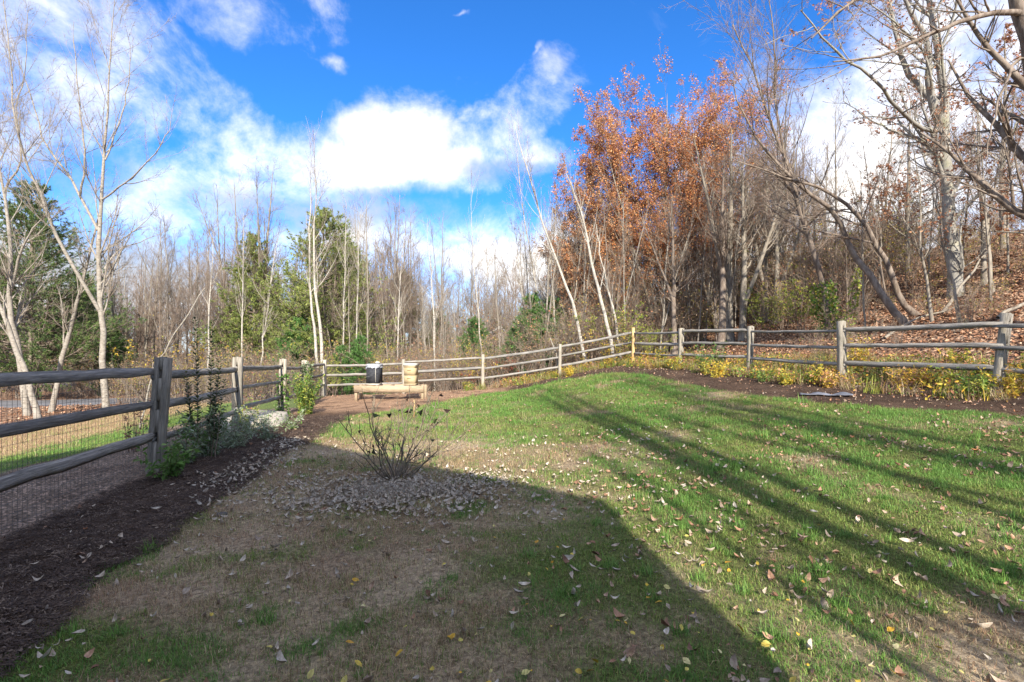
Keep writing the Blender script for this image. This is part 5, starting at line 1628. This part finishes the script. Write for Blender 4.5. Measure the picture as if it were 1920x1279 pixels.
# ------------------------------------------------------------------ plants in the yard
GGR2 = [(0.26, 0.33, 0.20), (0.32, 0.39, 0.27), (0.19, 0.25, 0.13), (0.38, 0.42, 0.32)]
def hydrangea():
    r = np.random.default_rng(401); base = np.array([X(742, 6.25), 6.25]); z0 = gz1(*base)
    mains = []
    for k in range(16):
        a = r.uniform(0, 6.28); s = r.uniform(.15, 1.1); L = r.uniform(.8, 1.2); N = 8; t = np.linspace(0, 1, N)
        b = np.array([math.cos(a), math.sin(a)]) * .06
        sy = .75
        x = b[0] + math.cos(a) * s * L * t ** .85 + np.cumsum(r.normal(0, .024, N)); y = b[1] + sy * math.sin(a) * s * L * t ** .85 + np.cumsum(r.normal(0, .008, N))
        P = np.stack([x, y, L * t * math.sqrt(max(1 - (s * .8) ** 2, .2)) - .03], 1)
        mains.append((P, .0088 * (1 - .55 * t)))
    lv = branch_levels(r, mains, [dict(per_m=7.0, t0=.22, t1=.95, ang=.7, ratio=.48, N=7, wander=.22, up=.20, rr=.75, rmin=.0048, shape=.45, minlen=.14, maxlen=.5, tip=.6),
                                  dict(per_m=3.0, t0=.2, t1=1, ang=.6, ratio=.45, N=4, wander=.1, up=.1, rr=.8, rmin=.0022, shape=.3, minlen=.05, maxlen=.16, tip=.7)])
    t = tag(empty('bare_shrub', (base[0], base[1], z0)), 'bare twiggy shrub in the middle of the lawn with a few shrivelled leaves', 'shrub')
    a = Acc(); [tubes(a, P, R, 6 if k == 0 else 5) for k, (P, R) in enumerate(lv)]
    ob('stems', a.mesh('stems', plain_mat('shrub_stem', (.085, .07, .05), (.22, .19, .14), 12), smooth=True), t)
    tipp = np.concatenate([lv[0][0][:, -1], lv[1][0][:, -1]])
    ii = r.permutation(len(tipp))[:26]
    for k in ii:
        c = [(0.045, 0.05, 0.03), (0.10, 0.065, 0.04), (0.08, 0.10, 0.04), (0.05, 0.03, 0.025)][r.integers(0, 4)]
        lf = Acc(); leafquads(lf, r, tipp[k][None], .085, [c], fold=.9, aspect=.5)
        ob('leaf', lf.mesh('leaf', M['leaf']), t)
    # withered stubs at the foot
    a = Acc()
    for k in range(26):
        an = r.uniform(0, 6.28); q = r.uniform(.02, .12); L = r.uniform(.06, .2)
        P = np.array([[(q * math.cos(an), q * math.sin(an), -.01), (q * 1.6 * math.cos(an), q * 1.6 * math.sin(an), L * .5), (q * 2.2 * math.cos(an), q * 2.2 * math.sin(an), L)]])
        tubes(a, P, np.array([[.007, .006, .004]]), 5)
    ob('stubs', a.mesh('stubs', M['twig_gray']), t)


hydrangea()


def leafy(name, seed, n, h, spread, lsize, cols, label, cat, loc, lpm=38, stemr=.004, aspect=.4, curve=.3, stemcol='twig_brown', mixcols=None, side=0, group=None, droop=0.0, lz=0.0):
    """stems set with leaves all along"""
    r = np.random.default_rng(seed); mains = []
    for k in range(n):
        a = r.uniform(0, 6.28); L = h * r.uniform(.55, 1.08); N = 8; t = np.linspace(0, 1, N); s = abs(r.normal(0, spread))
        b = np.array([math.cos(a), math.sin(a)]) * r.uniform(0, .5) * spread * h * .8
        P = np.stack([b[0] + math.cos(a) * s * L * t ** 1.3 + np.cumsum(r.normal(0, .01 * h, N)), b[1] + math.sin(a) * s * L * t ** 1.3 + np.cumsum(r.normal(0, .01 * h, N)), L * t - .02 - droop * L * t ** 3 * s], 1)
        mains.append((P, stemr * (1 - .6 * t)))
    P = np.stack([m[0] for m in mains]); R = np.stack([m[1] for m in mains])
    a = Acc(); tubes(a, P, R, 4)
    lf = Acc(); pos = tips(r, (P, R), n=int(lpm * n * h), t0=.06 + lz)
    leafquads(lf, r, pos, lsize, cols, nrm_up=.8, aspect=aspect)
    t = tag(empty(name, (loc[0], loc[1], gh1(loc[0], loc[1]))), label, cat, group)
    ob('stems', a.mesh('stems', M[stemcol]), t)
    ob('leaves', lf.mesh('leaves', M['leaf']), t)
    return t


def tall_stems():
    """tall leafy shoots with leaves set in pairs"""
    r = np.random.default_rng(420)
    t = tag(empty('tall_leafy_shrub', (X(378, 7.3), 7.3, gz1(X(378, 7.3), 7.3))), 'shrub with two tall dark leafy shoots standing at the near left fence', 'shrub')
    a = Acc(); lf = Acc()
    for (dx, h, lean, dy) in ((-.03, 2.05, -.08, 0), (.06, 2.02, .03, .05), (.14, 1.45, .10, 0), (-.15, 1.1, -.15, .05), (.22, 1.15, .16, -.05), (.0, 1.2, .22, .1), (-.08, 1.3, -.2, -.05)):
        N = 10; s = np.linspace(0, 1, N)
        P = np.stack([dx + lean * s * h * .6 + r.normal(0, .008, N), dy + .05 * s, s * h], 1)
        tubes(a, P[None], (.009 * (1 - .7 * s))[None], 5)
        m = int(h * 22); k = np.linspace(.25, 1, m)
        for q, u in enumerate(k):
            f = u * (N - 1); i = min(int(f), N - 2); p = P[i] * (1 - (f - i)) + P[i + 1] * (f - i)
            for sgn in (-1, 1):
                an = q * 1.9 + (0 if sgn > 0 else math.pi) + r.normal(0, .3); L = .125 * (1 - .4 * u) * r.uniform(.7, 1.2)
                d = unit(np.array([math.cos(an), math.sin(an), .55])); sd = unit(np.cross(d, (0, 0, 1))); n_ = np.cross(sd, d)
                V = [p, p + d * L * .5 + sd * L * .22 + n_ * .008, p + d * L, p + d * L * .5 - sd * L * .22 + n_ * .008]
                c = np.array([(0.045, 0.075, 0.028), (0.06, 0.10, 0.035), (0.035, 0.055, 0.025), (.10, .12, .04)][r.integers(0, 4)])
                lf.add(V, [np.array([[0, 1, 2], [0, 2, 3]])], c)
    ob('stems', a.mesh('stems', M['twig_brown']), t); ob('leaves', lf.mesh('leaves', M['leaf']), t)


tall_stems()
leafy('perennial', 431, 40, .85, .42, .075, GGR2 + LGRN[:1], 'clump of feathery grey green perennials at the foot of the tall shoots', 'plant', (X(388, 7.4), 7.4), 60, .003, .22)
leafy('perennial', 432, 28, .62, .6, .07, GGR2, 'low grey green plant right of the tall shoots', 'plant', (X(440, 8.2), 8.2), 60, .003, .25)
leafy('perennial', 433, 22, .55, .55, .065, GGR2, 'grey green leafy tuft between the two middle left posts', 'plant', (X(500, 9.0), 9.0), 60, .003, .3)
leafy('perennial', 434, 20, .42, .5, .06, GGR2 + LGRN, 'small grey green plant nearest the sunny mulch', 'plant', (X(545, 10.2), 10.2), 50, .003, .3)
leafy('weed', 435, 16, .42, .6, .085, [(0.15, 0.25, 0.07), (0.20, 0.30, 0.10)] + LGRN[:2], 'light green weed at the foot of the nearest fence post', 'plant', (X(315, 6.15), 6.15), 46, .003, .5)
leafy('perennial', 436, 26, .65, .55, .065, LGRN + GGR2, 'green leafy plant between the nearest post and the tall shoots', 'plant', (X(345, 6.9), 6.9), 50, .003, .3)
leafy('perennial', 437, 24, .55, .5, .07, YGRN + GGR2, 'yellow tinged plant behind the second left post', 'plant', (X(470, 9.6), 9.6), 50, .003, .3)
leafy('bare_shrub', 438, 16, .95, .35, .06, RUST, 'small bare shrub on the verge outside the wire fence', 'shrub', (X(250, 8.4), 8.4), 7, .005, .5)
leafy('evergreen_shrub', 439, 46, 1.15, .30, .07, YGRN + LGRN, 'yellow green leafy shrub before the ivy covered post', 'shrub', (X(572, 13.2), 13.2), 75, .004, .35)
leafy('bare_shrub', 440, 22, 1.3, .35, .06, RUST + YGRN, 'wispy bare shrub behind the middle left posts', 'shrub', (X(470, 14.5), 14.5), 10, .006, .5)


def ivy_on(label, a, b, rad, n, cols, size, seed, cat='ivy'):
    r = np.random.default_rng(seed); a = np.array(a, float); b = np.array(b, float)
    t = r.random(n) ** 1.1; an = r.uniform(0, 6.28, n); q = rad * r.uniform(.75, 1.5, n) * (1.2 - .3 * t)
    pos = (b - a)[None] * t[:, None] + np.stack([q * np.cos(an), q * np.sin(an), r.normal(0, .03, n)], 1)
    lf = Acc(); leafquads(lf, r, pos, size, cols, nrm_up=.2, aspect=.8)
    st_ = Acc()
    for k in range(6):
        N = 14; s = np.linspace(0, 1, N); ph = r.uniform(0, 6.28)
        P = (b - a)[None] * s[:, None] + np.stack([rad * .95 * np.cos(ph + s * 5), rad * .95 * np.sin(ph + s * 5), 0 * s], 1)
        tubes(st_, P[None], np.full((1, N), .006), 4)
    t_ = tag(empty('ivy', a), label, cat); ob('stems', st_.mesh('stems', M['twig_brown']), t_); ob('leaves', lf.mesh('leaves', M['leaf']), t_)


ivp = (-6.55, 16.0)
# overgrown old post beside the fourth post
r_ = np.random.default_rng(3)
z_ = gz1(*ivp)
tag(ob('old_post', post_mesh('old_post', r_, 1.4, POSTM), None, (ivp[0], ivp[1], z_), (0, 0, 1.3)), 'old fence post smothered in ivy near the far left corner', 'post')
ivy_on('ivy smothering the old post near the far left corner', (ivp[0], ivp[1], z_), (ivp[0], ivp[1], z_ + 1.38), .12, 700, [(0.16, 0.20, 0.11), (0.10, 0.15, 0.06), (0.24, 0.28, 0.18)], .085, 1)
p3 = LEFT[6]
ivy_on('dark ivy climbing the third left fence post', (p3[0], p3[1], p3[2]), (p3[0] + .03, p3[1], p3[2] + 1.1), .11, 320, LGRN, .07, 2)
a_ = at(1556, 612, 18.3); b_ = at(1540, 530, 18.5)
ivy_on('bright green vine wrapped round the foot of the broken topped tree', (a_[0], a_[1], gh1(a_[0], a_[1])), b_, .30, 900, YGRN + LGRN, .11, 3, 'vine')
a_ = at(1585, 640, 16.6); b_ = at(1612, 500, 17)
ivy_on('thin green vine hanging beside the bowed trunk', (a_[0], a_[1], gh1(a_[0], a_[1])), b_, .10, 260, YGRN, .10, 4, 'vine')

# yellow and green growth along the right and back fences
def border():
    r = np.random.default_rng(450)
    items = [(1215, 20.0, .75, .5, YELL, 'yellow leaved weed just right of the yellow corner post'), (1262, 17.5, .65, .5, YGRN + YELL, 'yellow green weed between the corner post and the next post'),
             (1345, 14.9, .62, .55, YELL, 'bright yellow bushy plant brightest in the border'), (1325, 15.6, .6, .45, YELL + YGRN, 'smaller yellow plant beside the bright yellow bush'), (1320, 15.9, 1.25, .22, LGRN, 'upright green leafy weed behind the yellow bush'),
             (1348, 16.3, 1.15, .2, LGRN, 'second upright green weed near the yellow bush'),
             (1430, 13.3, .5, .5, YGRN + LGRN, 'low green weed right of the third post from the corner'), (1475, 12.6, .5, .5, YGRN + YELL, 'low olive green weed in the middle of the right border'),
             (1535, 12.2, .62, .5, YELL + YGRN, 'yellow leaved plant left of the post with the grey sheet'), (1555, 11.6, .6, .45, [YELL[3], ORANGE[3], YELL[0]], 'orange yellow plant at the post with the grey sheet'),
             (1612, 12.8, 1.05, .35, YELL, 'taller yellow weed behind the right fence'), (1655, 11.6, .55, .5, YGRN + LGRN, 'green weed at the fence foot right of the grey sheet'), (1690, 10.6, .6, .5, [YELL[3], ORANGE[3], YELL[0]], 'orange leaved weed halfway between the last two posts'),
             (1725, 10.4, .55, .5, YELL + RUST[:1], 'mixed yellow and rust weed right of the orange one'), (1765, 10.0, .6, .5, [YELL[3], ORANGE[3]] + YGRN, 'yellow orange weed left of the nearest right post'),
             (1805, 9.6, .6, .5, YGRN + LGRN, 'green weed just left of the nearest right post'), (1845, 9.1, .55, .5, YGRN + LGRN[:1], 'olive weed at the foot of the nearest right post'),
             (1900, 8.9, .75, .5, YELL + ORANGE[3:4], 'yellow plant right of the nearest right post'), (1925, 9.3, .9, .45, YGRN, 'yellow green plant at the right edge of the border'), (1790, 10.9, .7, .4, YGRN + YELL, 'yellow green weed behind the rail by the nearest right post'),
             (1068, 20.6, .55, .5, YELL, 'yellow weed right of the snag topped back post'), (1100, 21.9, .9, .4, YELL + ORANGE[3:4], 'yellow orange weed behind the upper back fence'), (1140, 21.8, .9, .4, YELL, 'yellow weed behind the back fence near the corner'), (1175, 22.0, 1.1, .35, YELL + YGRN, 'tall yellow weed behind the corner post'),
             (875, 23.0, .5, .6, YELL + YGRN, 'low yellow ground plant behind the back fence'), (1240, 19.0, 1.0, .3, YELL + YGRN, 'yellow brown weed behind the first right rails'), (1290, 17.6, 1.0, .35, YGRN + RUST, 'rusty green weed behind the second right post')]
    for k, (px, d, h, sp, cols, lab) in enumerate(items):
        leafy('flowering_weed' if 'yellow' in lab else 'weed', 500 + k, int(12 + 10 * sp * 2), h * .82, sp, .075, cols, lab, 'plant', (X(px, d), d), 30 if h > 1 else (50 if k % 3 else 28), .003, .38)
    # rough dry growth under the fence, uncountable
    pr = [blade_clump('rough', r, 44, .14, .34, .007, c, 1.0) for c in (STRAW, STRAW + YGRN[:2], YGRN + LGRN[:1], RSTRAW + YELL[:1])]
    def weedmesh(seed, cols, h):
        r2 = np.random.default_rng(seed); lf = Acc(); n = 46
        pos = np.stack([r2.normal(0, .13, n), r2.normal(0, .13, n), r2.uniform(.0, h, n)], 1); leafquads(lf, r2, pos, .065, cols, nrm_up=.8, aspect=.5)
        return lf.mesh('weed', M['leaf'])
    pr += [weedmesh(1, YGRN + LGRN, .3), weedmesh(2, YELL + RUST[:2], .32), weedmesh(3, LGRN + YGRN + RUST[:2], .26), weedmesh(4, RUST + YELL[3:], .3)]
    P = []; 
    Rr = np.array(RIGHT[:7]); n = 2200; t = r.random(n); i = (t * 6).astype(int).clip(0, 5); f = (t * 6 - i)[:, None]
    q = Rr[i] * (1 - f) + Rr[i + 1] * f
    off = r.uniform(-.75, 1.7, n) + r.normal(0, .12, n)
    x = q[:, 0] + off * .95; y = q[:, 1] + off * .3
    Bb = np.array(BACK); n2 = 520; t = r.uniform(1.8, 4, n2); i = t.astype(int).clip(0, 3); f = (t - i)[:, None]
    q2 = Bb[i] * (1 - f) + Bb[i + 1] * f; o2 = r.uniform(-.3, 1.6, n2)
    x = np.concatenate([x, q2[:, 0]]); y = np.concatenate([y, q2[:, 1] + o2])
    k = fbm(x, y, .8, 3) > .44; x, y = x[k], y[k]
    scatter('weeds', np.stack([x, y, gh(x, y)], 1), np.stack([r.normal(0, .1, len(x)), r.normal(0, .1, len(x)), r.uniform(0, 6.28, len(x))], 1), r.uniform(.6, 1.25, len(x)), np.array([0, 1, 2, 3, 4, 6, 5, 7])[np.minimum((r.random(len(x)) ** 1.25 * 8).astype(int), 7)], pr, 'dry grass and low weeds crowding the fence foot', 'weeds')


border()

# snag on the back fence and fallen logs on the hill
def log(label, pts, r0, r1, mat='bark_gray', seed=1, per=1.0, name='fallen_branch'):
    r = np.random.default_rng(seed); q = np.array([(x, y, gh1(x, y) + z) for x, y, z in pts]); o = q[0].copy()
    P, R = resample(q - o, np.linspace(r0, r1, len(q)), 10, r, .02)
    lv = branch_levels(r, [(P, R)], [dict(per_m=per, t0=.2, t1=1, ang=.7, ratio=.35, N=6, wander=.12, up=.05, rr=.5, rmin=.006, minlen=.3, maxlen=1.5), dict(per_m=2.5, t0=.2, t1=1, ang=.7, ratio=.4, N=4, wander=.1, up=.02, rr=.5, rmin=.004, minlen=.15, maxlen=.6)])
    tree_object(name, lv, M[mat], M['twig_gray'], loc=o, label=label, cat='branch', split=1, crown='twigs')


log('pale fallen branch lying across the hill above the nearest right post', [(12.6, 13.0, .1), (14.0, 13.2, .3), (15.5, 13.0, .55)], .05, .015, seed=2)
log('fallen branch on the leaves left of the beech', [(11.0, 14.8, .08), (12.2, 15.2, .25), (13.6, 15.0, .2)], .045, .012, seed=3)
log('grey dead limb propped on the hill below the beech', [(13.3, 15.5, .1), (14.5, 15.9, .9), (15.8, 16.6, 1.3)], .05, .015, seed=4)
log('dead limb low among the leaves at the right edge', [(11.2, 10.2, .05), (12.2, 10.8, .2), (13.4, 10.9, .5)], .04, .012, seed=5)
sn = BACK[3]
log('broken pale snag standing at the second back post from the corner', [(sn[0] - .02, sn[1] + .2, 0), (sn[0] - .1, sn[1] + .25, .9), (sn[0] - .35, sn[1] + .3, 1.75)], .05, .02, 'bark_pale', 6, .3)

print('SCENE BUILT', len(bpy.data.objects), 'objects', sum(len(m.polygons) for m in bpy.data.meshes), 'faces')
